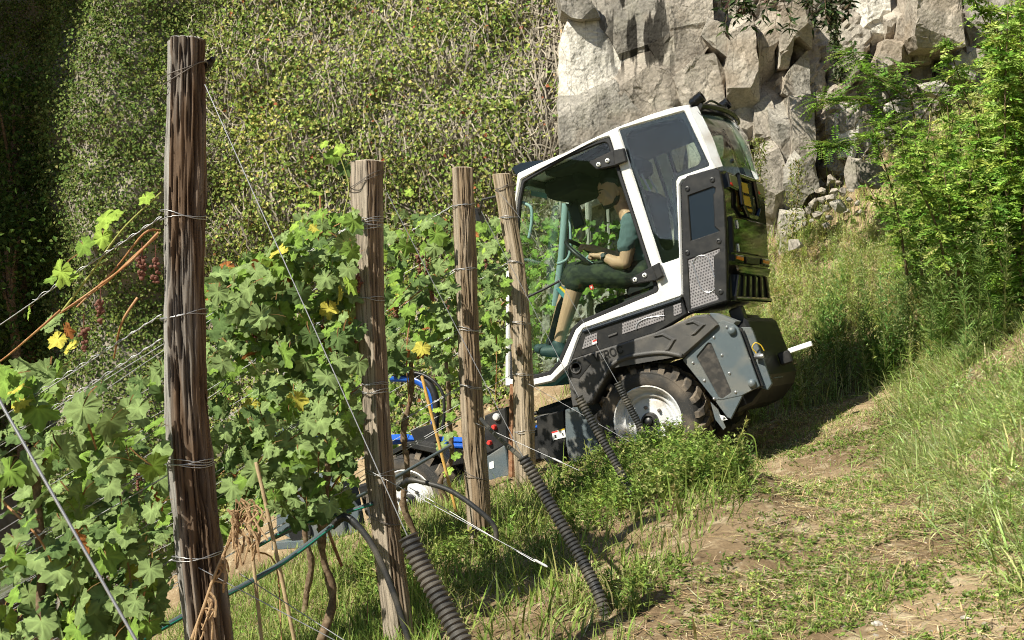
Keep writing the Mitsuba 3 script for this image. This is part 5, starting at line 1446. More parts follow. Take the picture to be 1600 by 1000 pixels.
# ------------------------------------------------------------------ vines
def vine_leaf(seed, w=1.0):
    """A lobed, toothed grape leaf of unit width with its stalk; grows along -z from the stalk, faces +y."""
    r0 = np.random.default_rng(seed)
    n = 40
    a = np.linspace(-math.pi * 0.94, math.pi * 0.94, n)          # 0 = the tip
    lob = [0.0, 1.05, -1.05, 2.15, -2.15]
    sz = [1.0, 0.92, 0.92, 0.78, 0.78]
    r = np.full(n, 0.375)
    for l, s in zip(lob, sz):
        r = np.maximum(r, 0.56 * s * np.exp(-((a - l) / (0.66 + 0.06 * r0.normal())) ** 2))
    r = r * (1 + 0.07 * np.where(np.arange(n) % 2, 1, -1) * 0.6) * (1 + 0.035 * r0.normal(0, 1, n))
    vein = np.exp(-np.min([np.abs(a - l) for l in lob], axis=0) / 0.12)
    rows = []
    cols = []
    for t in (0.5, 1.0):
        rr = r * t
        x, z = np.sin(a) * rr, -np.cos(a) * rr
        y = 0.10 * np.cos(2.5 * a + r0.uniform(0, 6)) * t * rr + 0.16 * (r0.random() - 0.3) * rr * rr - 0.22 * np.abs(x) * (0.5 + r0.random() * 0.6) + 0.03 * r0.normal(0, 1, n) * t
        rows.append(np.stack([x, y, z], 1))
        cols.append((0.55 + 0.6 * vein * (1.2 - t * 0.6) + 0.12 * r0.normal(0, 1, n)).clip(0.1, 1.6))
    v = np.vstack([[[0, 0, 0]], rows[0], rows[1]])
    c = np.concatenate([[1.3], cols[0], cols[1]])
    f = []
    for i in range(n - 1):
        f += [[0, 1 + i, 2 + i], [1 + i, 1 + n + i, 2 + n + i], [1 + i, 2 + n + i, 2 + i]]
    k = len(v)
    sd = 0.02
    st = np.array([[0, 0, 0], [0.02, -0.05, 0.18], [0.05, -0.16, 0.36], [0.06, -0.3, 0.5]]) * [1, 1 + r0.random(), 1]
    for i, p in enumerate(st):
        v = np.vstack([v, p + [-sd, 0, 0], p + [sd, 0, 0]])
        c = np.concatenate([c, [-0.6, -0.6]])
        if i:
            q = k + 2 * i
            f += [[q - 2, q - 1, q + 1], [q - 2, q + 1, q]]
    return v, np.array(f), c


TINTS = ['grey', 'green', 'lime', 'yellow', 'dark', 'brown']
TCOL = {'grey': (0.225, 0.305, 0.115), 'green': (0.19, 0.30, 0.06), 'lime': (0.31, 0.44, 0.08), 'yellow': (0.52, 0.47, 0.09), 'dark': (0.11, 0.17, 0.06), 'brown': (0.34, 0.14, 0.05)}


def leaf_colour(p, n, uv):
    """uv.x: how pale the leaf is there (veins); uv.y: which of the leaf colours."""
    c = mi.Color3f(*TCOL['grey'])
    for i, t in enumerate(TINTS):
        c = dr.select(dr.floor(uv.y * 8.0) == float(i), mi.Color3f(*TCOL[t]), c)
    c = dr.select(uv.y > 0.9, mi.Color3f(0.24, 0.14, 0.06), c)
    s = mikit.fbm(p.x * 38, p.y * 38, p.z * 38, 2)
    return c * (0.55 + 0.65 * uv.x) * (0.72 + 0.56 * s)


scene['vine_leaf'] = {'type': 'principledthin', 'base_color': mikit.proc(leaf_colour), 'roughness': 0.42, 'diff_trans': 0.5, 'eta': 1.5, 'spec_trans': 0.0}
LEAF = {}
for i_, t_ in enumerate(TINTS):
    for s_ in range(5 if t_ in ('grey', 'green') else 2):
        v, f, c = vine_leaf(200 + s_ + 10 * i_)
        LEAF.setdefault(t_, []).append(mikit.ply((v, f), 'vine_leaf', smooth=True, uv=np.stack([c, np.where(c < -1, 0.95, (i_ + 0.5) / 8)], 1) * [1, 1] if False else np.stack([np.abs(c), np.where(c < 0, 0.95, (i_ + 0.5) / 8)], 1)))
LR = np.random.default_rng(77)


def put_leaf(parent, c, size, tint, nrm, tip):
    n = unit(nrm); t = unit(tip - n * (tip @ n)); x = np.cross(t, n) * -1.0
    m = np.eye(4)
    m[:3, 0], m[:3, 1], m[:3, 2], m[:3, 3] = -np.cross(n, t) * size * (-1), n * size, -t * size, c
    if np.linalg.det(m[:3, :3]) < 0:
        m[:3, 0] *= -1
    opts = LEAF[tint]
    key = numbered_fast(parent + '__leaf')
    scene[key] = {**opts[LR.integers(len(opts))], 'to_world': T(m)}


CNT = {}


def numbered_fast(k):
    i = CNT.get(k, 0); CNT[k] = i + 1
    return k if i == 0 else f'{k}_{i:03d}'


def row_point(r, u, v, lat):
    """Pixel onto the upright plane of row r (through its post along H), then lat metres off it towards the camera."""
    p = ROWS[r]
    o, n = p['o'], np.array([H[1], -H[0], 0.0])
    n = n / np.linalg.norm(n)
    d = P(u, v, 1.0)
    return d * ((o @ n - lat) / (d @ n))


ROWS = [dict(o=P(at_v(p, 600)[0], 600, p['Y'])) for p in POSTS] + [dict(o=P(905, 500, 11.4)), dict(o=P(930, 480, 12.9))]
FACE = unit(np.array([-0.35, -0.80, 0.48]))


def foliage(parent, r, poly, n, size, tints, lat=0.2, seed=1, holes=0.0, face=FACE):
    g = Polygon(poly).buffer(0)
    x0, y0, x1, y1 = g.bounds
    rr = np.random.default_rng(seed)
    pts = []
    while len(pts) < n:
        u, v = rr.uniform(x0, x1), rr.uniform(y0, y1)
        if not g.contains(Point(u, v)):
            continue
        if holes and meshkit.fbm(np.array([u * 0.016, v * 0.016, seed * 3.1]), 2, seed) < holes:
            continue
        pts.append((u, v))
    ks = list(tints); w = np.array([tints[k] for k in ks], float); w /= w.sum()
    for u, v in pts:
        c = row_point(r, u, v, rr.normal(0, lat))
        nrm = unit(face + rr.normal(0, 0.58, 3))
        tip = unit(np.array([rr.normal(0, 0.5), rr.normal(-0.1, 0.3), -1.0]))
        put_leaf(parent, c, size * 0.85 * rr.uniform(0.5, 1.4), ks[rr.choice(len(ks), p=w)], nrm, tip)


def cane(parent, pts, r0, r1, mat='cane', name='cane', n=6):
    c = spline([np.asarray(q, float) for q in pts], n)
    return add(name, tube(c, np.linspace(r0, r1, len(c)), 7), mat, parent, smooth=True)


def bunch(parent, c, seed, size=1.0):
    rr = np.random.default_rng(seed)
    ms = []
    for k in range(34):
        t = rr.random()
        rad = 0.017 * (1 - 0.5 * t) * size
        s = trimesh.creation.icosphere(1, 0.0075 * size * rr.uniform(0.7, 1.2))
        v = np.asarray(s.vertices) * rr.uniform(0.7, 1.1, 3)
        ms.append(trimesh.Trimesh(v + c + [rr.normal(0, 0.5) * rad, rr.normal(0, 0.5) * rad, -t * 0.085 * size], s.faces, process=False))
    ms.append(tube([c + [0, 0, 0.04], c, c + [0, 0, -0.05 * size]], 0.002, 4))
    return add('grape_bunch', cat(ms), 'raisin', parent, smooth=True, label='shrivelled red-brown bunch of grapes', kind='stuff')


def trunk(parent, r, u, v_top, seed, rad=0.017):
    a = row_point(r, u, v_top, 0.0)
    gz = float(ground(a[0], a[1]))
    rr = np.random.default_rng(seed)
    n_ = 7
    pts = [[a[0] + rr.normal(0, 0.02), a[1] + rr.normal(0, 0.02), z] for z in np.linspace(gz - 0.03, a[2], n_)]
    c = spline(pts, 5)
    m = tube(c, rad * (1 + 0.2 * rr.normal(0, 1, len(c)).clip(-1, 1)) * np.linspace(1.15, 0.8, len(c)), 9)
    return add('trunk', m, 'wood_dark', parent, smooth=True)


def vine(label, r, poly, n, size, tints, tr, seed, lat=0.2, holes=0.0, canes=(), bunches=()):
    k = thing('grapevine', label, 'grapevine', 'grapevines trained along the rows')
    if tr:
        trunk(k, r, *tr, seed)
    foliage(k, r, poly, n, size, tints, lat, seed, holes)
    rr = np.random.default_rng(seed + 5)
    for c_ in canes:
        cane(k, [row_point(r, u, v, rr.normal(0, 0.05)) for u, v in c_], 0.0042, 0.0025, n=5)
    for q, (u, v) in enumerate(bunches):
        bunch(k, row_point(r, u, v, 0.06), seed * 10 + q, 0.8 if r < 2 else 1.0)
    return k


MIX = {'grey': 5.5, 'green': 2.6, 'dark': 2.2, 'lime': 0.35, 'yellow': 0.12, 'brown': 0.12}
v1 = vine('vine with large grey-green leaves filling the lower left corner', 0, [(-200, 640), (0, 565), (80, 560), (120, 610), (180, 655), (252, 640), (250, 760), (245, 880), (225, 960), (190, 1050), (-200, 1150)], 300, 0.118, MIX, (60, 700), 1,
          0.14, 0.30, [[(94, 485), (60, 515), (0, 565), (-60, 600)], [(248, 363), (200, 412), (150, 450), (97, 487)], [(246, 368), (210, 400), (160, 446), (94, 490)], [(250, 360), (225, 365), (180, 420), (120, 480)], [(0, 780), (60, 840), (90, 900)], [(120, 620), (150, 700), (170, 800)],
                       [(215, 465), (190, 505), (178, 560)], [(215, 860), (228, 910), (205, 1000)]],
          [(157, 470), (131, 512), (222, 400), (243, 405)])
for u, v, s_, ti in ((165, 340, 0.085, 'lime'), (175, 335, 0.07, 'lime'), (130, 383, 0.075, 'green'), (160, 370, 0.075, 'lime'), (95, 425, 0.10, 'lime'), (112, 430, 0.06, 'lime'), (80, 435, 0.05, 'green'), (228, 308, 0.06, 'lime'), (80, 500, 0.09, 'grey'), (60, 610, 0.15, 'grey'), (35, 605, 0.12, 'green'), (105, 515, 0.06, 'brown'), (90, 530, 0.07, 'yellow'), (110, 540, 0.06, 'yellow'), (44, 487, 0.05, 'lime')):
    put_leaf(v1, row_point(0, u, v, LR.normal(0, 0.03)), s_, ti, unit(FACE + LR.normal(0, 0.3, 3)), np.array([LR.normal(0, 0.6), -0.2, -0.8]))
cane(v1, [row_point(0, u, v, 0) for u, v in ((97, 487), (140, 430), (190, 360), (252, 300))], 0.004, 0.002, 'cane_green')
pr('cane_green', (0.30, 0.32, 0.08), 0.5)

v2 = vine('vine on the second wire row between the two left posts', 1, [(235, 540), (300, 470), (330, 430), (400, 388), (470, 345), (560, 330), (556, 470), (566, 560), (560, 690), (520, 800), (400, 820), (300, 860), (250, 820)], 300, 0.110, MIX, (505, 640), 2, 0.2, 0.27,
          [[(566, 600), (520, 640), (475, 690), (455, 730)], [(500, 640), (498, 700), (497, 790)], [(340, 460), (400, 420), (470, 380), (540, 345)], [(432, 735), (460, 765), (500, 800), (520, 815)], [(530, 745), (512, 775), (505, 800)], [(500, 300), (500, 360), (490, 420)]],
          [(400, 520), (395, 505), (505, 508), (430, 490), (555, 512), (560, 430)])
for u, v, s_, ti in ((505, 225, 0.05, 'lime'), (530, 232, 0.065, 'lime'), (520, 245, 0.08, 'green'), (548, 240, 0.055, 'lime'), (540, 262, 0.08, 'dark'), (462, 350, 0.10, 'lime'), (500, 335, 0.09, 'green'), (475, 320, 0.07, 'lime'), (515, 345, 0.10, 'green'), (540, 340, 0.09, 'green'), (495, 300, 0.06, 'lime'), (470, 400, 0.12, 'grey')):
    put_leaf(v2, row_point(1, u, v, LR.normal(0, 0.03)), s_, ti, unit(FACE + LR.normal(0, 0.3, 3)), np.array([LR.normal(0, 0.6), -0.2, -0.8]))
cane(v2, [row_point(1, u, v, 0) for u, v in ((520, 410), (538, 330), (545, 290), (530, 240))], 0.004, 0.002, 'cane_green')
v2b = vine('dense vine low behind the nearest post with dark gaps between its leaves', 1, [(20, 690), (120, 620), (250, 560), (330, 600), (420, 700), (410, 760), (340, 860), (250, 930), (120, 1030), (0, 1040)], 300, 0.108, {'grey': 5, 'green': 2, 'dark': 3, 'brown': 0.2}, (330, 720), 3, 0.22, 0.22,
           [[(420, 690), (370, 720), (300, 780)], [(385, 860), (430, 880), (440, 1000)]], [(215, 740), (180, 720)])
v1b = vine('young vine with leaves reaching down to the lower edge beside the nearest post', 0, [(60, 840), (150, 800), (250, 860), (245, 1000), (220, 1060), (60, 1060)], 130, 0.112, MIX, None, 34, 0.12, 0.1)
v2d = vine('low vine shoots in front of the grey implement plates', 1, [(390, 640), (470, 700), (545, 660), (560, 800), (500, 830), (420, 800), (385, 720)], 85, 0.105, {'grey': 5, 'green': 2, 'dark': 2}, None, 35, 0.18, 0.3)
v2e = vine('vine shoots high on the second wire row against the ivy cliff', 1, [(290, 480), (340, 425), (420, 380), (480, 340), (556, 330), (556, 520), (440, 560), (330, 620), (280, 560)], 230, 0.100, MIX, None, 36, 0.22, 0.2)
v2c = vine('vine crowding the near side of the second post with sunlit grey-green leaves', 1, [(380, 420), (470, 360), (556, 380), (560, 560), (556, 640), (480, 680), (400, 640)], 150, 0.108, MIX, None, 33, 0.2, 0.2)
v3 = vine('vine with sunlit leaves on the third wire row, right of the second post', 2, [(480, 520), (560, 430), (600, 350), (640, 325), (700, 345), (716, 470), (705, 560), (660, 580), (610, 585), (570, 640), (500, 660)], 300, 0.102, MIX, (640, 560), 4, 0.2, 0.27,
          [[(700, 420), (650, 460), (600, 500)], [(640, 500), (635, 560), (640, 640)], [(700, 360), (660, 420), (620, 470)]], [(665, 405), (675, 445), (655, 400), (620, 470)])
v3b = vine('vine trailing low over the implement left of the second post', 2, [(400, 600), (470, 560), (560, 600), (570, 700), (520, 740), (460, 800), (400, 790), (390, 700)], 210, 0.105, {'grey': 6, 'green': 2, 'dark': 2}, (480, 690), 5, 0.2, 0.36, [[(530, 640), (500, 700), (480, 760)]], [])
for u, v, s_, ti in ((640, 300, 0.06, 'lime'), (660, 350, 0.08, 'lime'), (690, 375, 0.11, 'lime'), (620, 365, 0.08, 'green'), (610, 400, 0.1, 'grey')):
    put_leaf(v3, row_point(2, u, v, LR.normal(0, 0.03)), s_, ti, unit(FACE + LR.normal(0, 0.3, 3)), np.array([LR.normal(0, 0.6), -0.2, -0.8]))
v4 = vine('vine on the fourth wire row between the third post and the cab', 3, [(600, 470), (680, 400), (740, 340), (785, 345), (800, 430), (795, 560), (750, 620), (700, 590), (640, 560), (590, 520)], 300, 0.096, MIX, (700, 560), 6, 0.18, 0.30,
          [[(790, 470), (740, 520), (690, 560)], [(775, 480), (776, 560), (774, 640)]], [(700, 470), (760, 400)])
for u, v, s_, ti in ((700, 680, 0.09, 'grey'), (692, 695, 0.10, 'grey'), (705, 650, 0.08, 'green'), (683, 640, 0.08, 'lime'), (660, 640, 0.06, 'green'), (700, 735, 0.09, 'lime'), (712, 712, 0.08, 'green')):
    put_leaf(v4, row_point(3, u, v, 0.05), s_, ti, unit(FACE + LR.normal(0, 0.3, 3)), np.array([LR.normal(0, 0.6), -0.2, -0.8]))
for q, (poly, n, tr, lab) in enumerate((([(540, 560), (600, 420), (700, 350), (760, 360), (770, 500), (760, 640), (700, 690), (600, 700)], 290, (680, 560), 'vine beyond the blue arch on the far side of the tractor'),
                                        ([(750, 360), (820, 330), (900, 350), (900, 470), (860, 560), (760, 640)], 260, (830, 480), 'vine seen through the cab door ahead of the steering wheel'),
                                        ([(890, 350), (940, 340), (990, 350), (1010, 420), (960, 470), (890, 480)], 150, (960, 450), 'vine seen through the cab behind the driver'),
                                        ([(400, 640), (520, 520), (600, 480), (620, 600), (600, 700), (450, 800)], 220, (520, 660), 'vine in the shade beyond the implement, far left of the tractor'))):
    vine(lab, 4, poly, n, 0.105, {'green': 4, 'grey': 3, 'lime': 1.2, 'dark': 1}, tr, 20 + q, 0.3, 0.28)

# dried weed hanging by the nearest post
dk = thing('dried_weed', 'dry tan weed with drooping seed heads caught right of the nearest post', 'dried plant')
rr = np.random.default_rng(9)
main = spline([P(u, v, 3.98) for u, v in ((296, 1010), (318, 950), (335, 900), (352, 860), (372, 825), (395, 780))], 6)
add('stem', tube(main, np.linspace(0.006, 0.002, len(main)), 7), 'dry_weed', dk, smooth=True)
sp_l = []
for k in range(46):
    b = main[rr.integers(3, len(main))] if k < 18 else P(rr.uniform(352, 402), rr.uniform(772, 850), 3.97 + rr.normal(0, 0.02))
    if k >= 18:
        sp_l.append(tube(spline([main[rr.integers(16, len(main))], (b + main[-8]) / 2 + [0, 0, 0.02], b], 3), 0.0012, 4))
    ln = rr.uniform(0.03, 0.10)
    e = b + np.array([rr.normal(0.01, 0.02), rr.normal(0, 0.015), -ln])
    md = (b + e) / 2 + np.array([rr.normal(0.008, 0.01), 0, 0.01])
    c = spline([b, md, e], 6)
    sp_l.append(tube(c, 0.0022 + 0.002 * rr.random(len(c)), 5))
add('seed_heads', cat(sp_l), 'dry_weed', dk, smooth=False, kind='stuff')
# ------------------------------------------------------------------ loose stones at the foot of the cliff
def stone(c, s, seed, flatten=0.8):
    rr = np.random.default_rng(seed)
    pts = rr.normal(0, 1, (13, 3)); pts = unit(pts) * rr.uniform(0.75, 1.05, (13, 1)) * [1.0, 0.9, flatten]
    m = man2tri(m3.Manifold.hull_points(pts).refine_to_length(0.45))
    v = np.asarray(m.vertices) * (1 + 0.10 * (meshkit.fbm(np.asarray(m.vertices) * 2.2 + seed, 3, 1) - 0.5))[:, None]
    return np.asarray(c) + v * s, m.faces


def gfind(u, v, y0=4.0, y1=14.0):
    lo, hi = y0, y1
    for _ in range(40):
        mid = (lo + hi) / 2
        q = P(u, v, mid)
        lo, hi = (mid, hi) if q[2] > ground(q[0], q[1]) else (lo, mid)
    return lo


BOULDERS = [((1362, 272), 0.155, (0.30, 0.255, 0.21), 12.3, 'large dark boulder at the foot of the cliff right of the dark recess', 1.3), ((1338, 268), 0.13, (0.42, 0.38, 0.32), 12.4, 'pale boulder wedged left of the large dark boulder', 1.6),
            ((1242, 382), 0.085, (0.40, 0.36, 0.31), 12.0, 'pale stone poking out of the grass below the lowest cliff slab', 0.9), ((1312, 322), 0.10, (0.36, 0.33, 0.29), 12.2, 'grey flat-faced stone at the right end of the rubble heap', 0.8),
            ((1300, 285), 0.055, (0.46, 0.42, 0.36), 12.35, 'upright pale block standing in the recess', 1.5), ((1460, 140), 0.17, (0.50, 0.47, 0.42), 12.6, 'pale rock slab lying under the overhanging block', 0.6), ((1500, 155), 0.14, (0.47, 0.44, 0.39), 12.5, 'pale rock slab half hidden by leaves right of the overhang', 0.6),
            ((1395, 170), 0.12, (0.50, 0.47, 0.43), 12.5, 'pale rock showing between the sapling leaves', 0.8), ((1410, 275), 0.11, (0.42, 0.38, 0.32), 12.2, 'brown stone in dry twigs right of the large dark boulder', 0.8)]
for k, ((u, v), s, tone, Y, nm, fl) in enumerate(BOULDERS):
    vv, ff = stone(P(u, v, Y), s, 40 + k, fl)
    add('boulder', (vv, ff), 'rock_face', uv=tone_uv(len(vv), tone), label=nm, category='rock')
rs = np.random.default_rng(8)
_w = ['flat', 'angular', 'blocky', 'rounded', 'tilted']
_at = ['at the lower left end', 'left of the middle', 'in the lower middle', 'below the dark recess', 'in the middle', 'right of the middle', 'at the top, against the recess', 'near the lower edge', 'low at the left edge', 'near the right end, upper row',
       'at the right end, middle row', 'at the right end, top row', 'at the top left', 'at the very top', 'at the right end, lower row', 'lying apart on the right in the weeds', 'lowest on the left, in the weeds', 'lying apart on the far right', 'upper left, beside the slab', 'lowest in the middle, in the weeds']
STONE_NAMES = [f'{_w[k % 5]} rubble stone at the cliff foot, {a}' for k, a in enumerate(_at)]
for k, (u, v, s) in enumerate(((1262, 330, 5), (1270, 318, 6), (1278, 336, 7), (1283, 312, 6), (1290, 325, 8), (1297, 308, 7), (1304, 300, 5), (1295, 340, 6), (1268, 345, 5), (1318, 300, 6), (1326, 312, 5), (1330, 296, 6), (1284, 298, 5), (1310, 286, 5), (1322, 330, 4), (1340, 318, 4), (1258, 350, 4), (1345, 330, 4), (1276, 300, 4), (1290, 352, 5))):
    vv, ff = stone(P(u, v, min(gfind(u, v, 9.0, 12.8), 12.75) + 0.02), s / FPX * 12.2 * rs.uniform(1.2, 2.1), 80 + k, rs.uniform(0.6, 1.1))
    add('stone', (vv, ff), 'rock_face', uv=tone_uv(len(vv), np.array([0.40, 0.355, 0.30]) * rs.uniform(0.7, 1.15)), label=STONE_NAMES[k], category='stone', group='rubble stones at the foot of the cliff')

# ------------------------------------------------------------------ grass and weeds
G = np.random.default_rng(31)
GREENS = [(0.19, 0.27, 0.06), (0.25, 0.34, 0.08), (0.13, 0.21, 0.045), (0.34, 0.38, 0.13), (0.50, 0.42, 0.22)]


def scatter(n, x0, x1, y0, y1, keep):
    X, Y = G.uniform(x0, x1, n), G.uniform(y0, y1, n)
    k = G.random(n) < keep(X, Y)
    return X[k], Y[k]


def base(X, Y, dz=-0.01):
    return np.stack([X, Y, ground(X, Y) + dz], 1)


def clump(X, Y, s=2.0, seed=3):
    return meshkit.fbm(np.stack([X * s, Y * s, X * 0], -1), 3, seed)


# grass on the banks under and between the vine rows
parts = []
X, Y = scatter(150000, -4.6, 1.3, 3.6, 11.6, lambda X, Y: np.where(Y < 8.9, (1 - path_mask(X, Y)) * (X < np.interp(Y, PATH_Y, PATH_X) + 0.05), 0.8) * ((Y < 8.9) | (X < -0.3)) * np.clip((clump(X, Y) - 0.40) * 6, 0.22, 1))
n = len(X)
parts.append(blades(base(X, Y), G.uniform(0, 6.28, n), G.gamma(4, 0.017, n) + 0.025, np.abs(G.normal(0.35, 0.3, n)), G.normal(0.9, 0.5, n), G.uniform(0.003, 0.007, n), pick(G, GREENS, [3, 3, 2, 1.2, 0.7], n) * 0.9, pick(G, GREENS, [2, 3, 1, 2, 1.2], n)))
X, Y = scatter(26000, -2.2, -0.3, 4.0, 6.8, lambda X, Y: 0.9 + 0 * X)
n = len(X)
parts.append(blades(base(X, Y), G.uniform(0, 6.28, n), G.gamma(4, 0.018, n) + 0.03, np.abs(G.normal(0.35, 0.3, n)), G.normal(0.9, 0.5, n), G.uniform(0.003, 0.007, n), pick(G, GREENS, [3, 3, 2, 1.2, 0.6], n), None, 2))
X, Y = scatter(2600, -1.8, 1.15, 3.6, 8.8, lambda X, Y: (1 - path_mask(X, Y)) * (clump(X, Y, 1.6, 8) > 0.5))
n = len(X)
parts.append(blades(base(X, Y), G.uniform(0, 6.28, n), G.uniform(0.10, 0.28, n), np.abs(G.normal(0.35, 0.25, n)), G.normal(1.1, 0.5, n), G.uniform(0.006, 0.013, n), pick(G, GREENS, [3, 3, 1, 2, 0.5], n), pick(G, GREENS, [2, 3, 0, 2, 0.6], n), 4))
v, f, c = join(parts)
add('bank_grass', (v, f), 'vc_grass', color=c, label='green and straw-coloured grass on the banks between the vine posts', kind='stuff')

# low leafy weeds on the banks, thickest in front of the rear wheel
def leafy(X, Y, hgt, leaves, L, seed, pal=GREENS, wt=(3, 3, 2, 1.5, 0.15), dz=0.0, spread=0.5, width=0.42, up=0.55):
    rr = np.random.default_rng(seed)
    b = base(X, Y) if np.ndim(dz) == 0 else np.stack([X, Y, dz], 1)
    m = len(X)
    hh = hgt * rr.uniform(0.55, 1.15, m)
    la = rr.uniform(0, 6.28, m); le = np.abs(rr.normal(0, 0.25, m)) * spread
    idx = np.repeat(np.arange(m), leaves)
    t = rr.uniform(0.15, 1.0, len(idx))
    az = rr.uniform(0, 6.28, len(idx))
    ll = np.repeat(L * rr.uniform(0.7, 1.2, m), leaves) * (1.15 - 0.6 * t) * rr.uniform(0.7, 1.2, len(idx))
    p = b[idx] + np.stack([np.cos(la[idx]) * le[idx] * t * hh[idx], np.sin(la[idx]) * le[idx] * t * hh[idx], t * hh[idx]], 1)
    d = unit(np.stack([np.cos(az), np.sin(az), rr.normal(up, 0.35, len(idx))], 1))
    nn_ = unit(np.stack([-np.cos(az) * 0.5, -np.sin(az) * 0.5, np.ones(len(idx))], 1) + rr.normal(0, 0.3, (len(idx), 3)))
    col = pick(rr, pal, wt, m)[idx] * rr.uniform(0.75, 1.3, (len(idx), 1))
    parts = [leaf_cloud(p + d * ll[:, None] * 0.55, d, nn_, ll, ll * width, col)]
    top = b + np.stack([np.cos(la) * le * hh, np.sin(la) * le * hh, hh], 1)
    sx = np.stack([-np.sin(la + 1), np.cos(la + 1), la * 0], 1) * 0.0022
    v = np.stack([b - sx, b + sx, top], 1).reshape(-1, 3)
    f = (np.arange(m)[:, None] * 3 + [0, 1, 2])
    parts.append((v, f, np.repeat(np.array([[0.16, 0.19, 0.05]]), 3 * m, 0)))
    return join(parts)


def near_edge(X, Y):
    d = X - np.interp(Y, PATH_Y, PATH_X)
    return np.exp(-((d + 0.12) / 0.22) ** 2)


X, Y = scatter(26000, -3.4, 1.3, 4.0, 9.1, lambda X, Y: (1 - path_mask(X, Y)) * np.clip((clump(X, Y, 1.5, 12) - 0.45) * 5, 0.02, 1) * (0.18 + 0.5 * near_edge(X, Y)))
a = leafy(X, Y, 0.10, 7, 0.035, 5)
X, Y = scatter(3400, 0.25, 1.25, 6.9, 8.7, lambda X, Y: (X < np.interp(Y, PATH_Y, PATH_X) + 0.02) * np.clip((X - 0.35) * 2.0, 0.1, 1) * 0.5)
b_ = leafy(X, Y, 0.20, 15, 0.048, 6, up=0.7)
X, Y = scatter(500, -0.9, 0.7, 6.7, 8.4, lambda X, Y: (clump(X, Y, 1.8, 5) > 0.5) * 0.8)
c_ = leafy(X, Y, 0.18, 14, 0.05, 7)
v, f, c = join([a, b_, c_])
add('bank_weeds', (v, f), 'vc_grass', color=c, label='low leafy weeds on the bank in front of the rear wheel', kind='stuff')

# the track: short grass, clover, straw and crumbs of soil
X, Y = scatter(260000, -1.2, 3.6, 3.2, 11.5, lambda X, Y: path_mask(X, Y) * np.clip((clump(X, Y, 2.6, 14) - 0.45) * 5, 0.12, 1) * 0.8)
n = len(X)
pa = blades(base(X, Y, -0.004), G.uniform(0, 6.28, n), G.gamma(3, 0.010, n) + 0.012, np.abs(G.normal(1.0, 0.4, n)), G.normal(0.7, 0.5, n), G.uniform(0.003, 0.006, n), pick(G, GREENS, [2, 3, 1, 3, 2.5], n), None, 2)
X, Y = scatter(30000, 0.0, 2.8, 3.6, 9.5, lambda X, Y: path_mask(X, Y) * (clump(X, Y, 3.2, 24) > 0.50) * 0.8)
pb = leafy(X, Y, 0.03, 5, 0.026, 9)
v, f, c = join([pa, pb])
add('track_grass', (v, f), 'vc_grass', color=c, label='short sparse grass and clover growing on the dirt track', kind='stuff')
X, Y = scatter(110000, -1.6, 3.8, 3.2, 11.5, lambda X, Y: np.clip(path_mask(X, Y) + 0.25, 0, 1) * np.clip((clump(X, Y, 1.9, 44) - 0.3) * 3, 0.1, 1))
n = len(X)
pa = blades(base(X, Y, 0.004), G.uniform(0, 6.28, n), G.gamma(2.2, 0.030, n) + 0.02, np.full(n, 1.50) + G.normal(0, 0.08, n), G.normal(0.03, 0.08, n), G.uniform(0.0018, 0.0045, n), pick(G, [(0.48, 0.37, 0.20), (0.38, 0.29, 0.15), (0.60, 0.50, 0.32), (0.26, 0.19, 0.10)], [3, 2, 1.4, 1], n), None, 2)
add('straw', (pa[0], pa[1]), 'vc_soil', color=np.clip(pa[2], 0.01, 0.9), label='dry straw and cut stems strewn over the track', kind='stuff')
peb = []
X, Y = scatter(4200, -0.8, 3.2, 3.4, 9.5, lambda X, Y: path_mask(X, Y))
pb0 = stone([0, 0, 0], 1, 3, 0.6); pb1 = stone([0, 0, 0], 1, 5, 0.7)
for x, y, z in base(X, Y, 0.0):
    bv_, bf_ = (pb0, pb1)[G.integers(2)]
    s = G.gamma(1.6, 0.0022) + 0.0018
    a = G.uniform(0, 6.28)
    rot = np.array([[math.cos(a), -math.sin(a), 0], [math.sin(a), math.cos(a), 0], [0, 0, 1]])
    peb.append((np.asarray(bv_) @ rot.T * s + [x, y, z], bf_))
m = cat(peb)
add('gravel', m, 'rock_face', uv=tone_uv(len(m.vertices), (0.40, 0.34, 0.27)), label='small crumbs of soil and gravel on the track', kind='stuff')
for u, v, s, nm, fl in ((1375, 975, 0.035, 'flat grey stone near the lower edge of the track', 0.3), (1180, 972, 0.02, 'small grey stone at the left of the track bottom', 0.5), (1468, 945, 0.014, 'small pale stone right of the track', 0.5), (1510, 965, 0.03, 'flat grey stone at the lower right of the track', 0.3), (1318, 876, 0.009, 'tiny white stone in the middle of the track', 0.5), (1565, 980, 0.012, 'white pebble in the lower right corner', 0.5)):
    lo, hi = 2.0, 14.0
    for _ in range(40):
        mid = (lo + hi) / 2
        q_ = P(u, v, mid)
        lo, hi = (mid, hi) if q_[2] > ground(q_[0], q_[1]) else (lo, mid)
    vv, ff = stone(P(u, v, lo), s, int(u), fl)
    add('flat_stone', (vv, ff), 'rock_face', uv=tone_uv(len(vv), (0.52, 0.48, 0.43)), label=nm, category='stone')

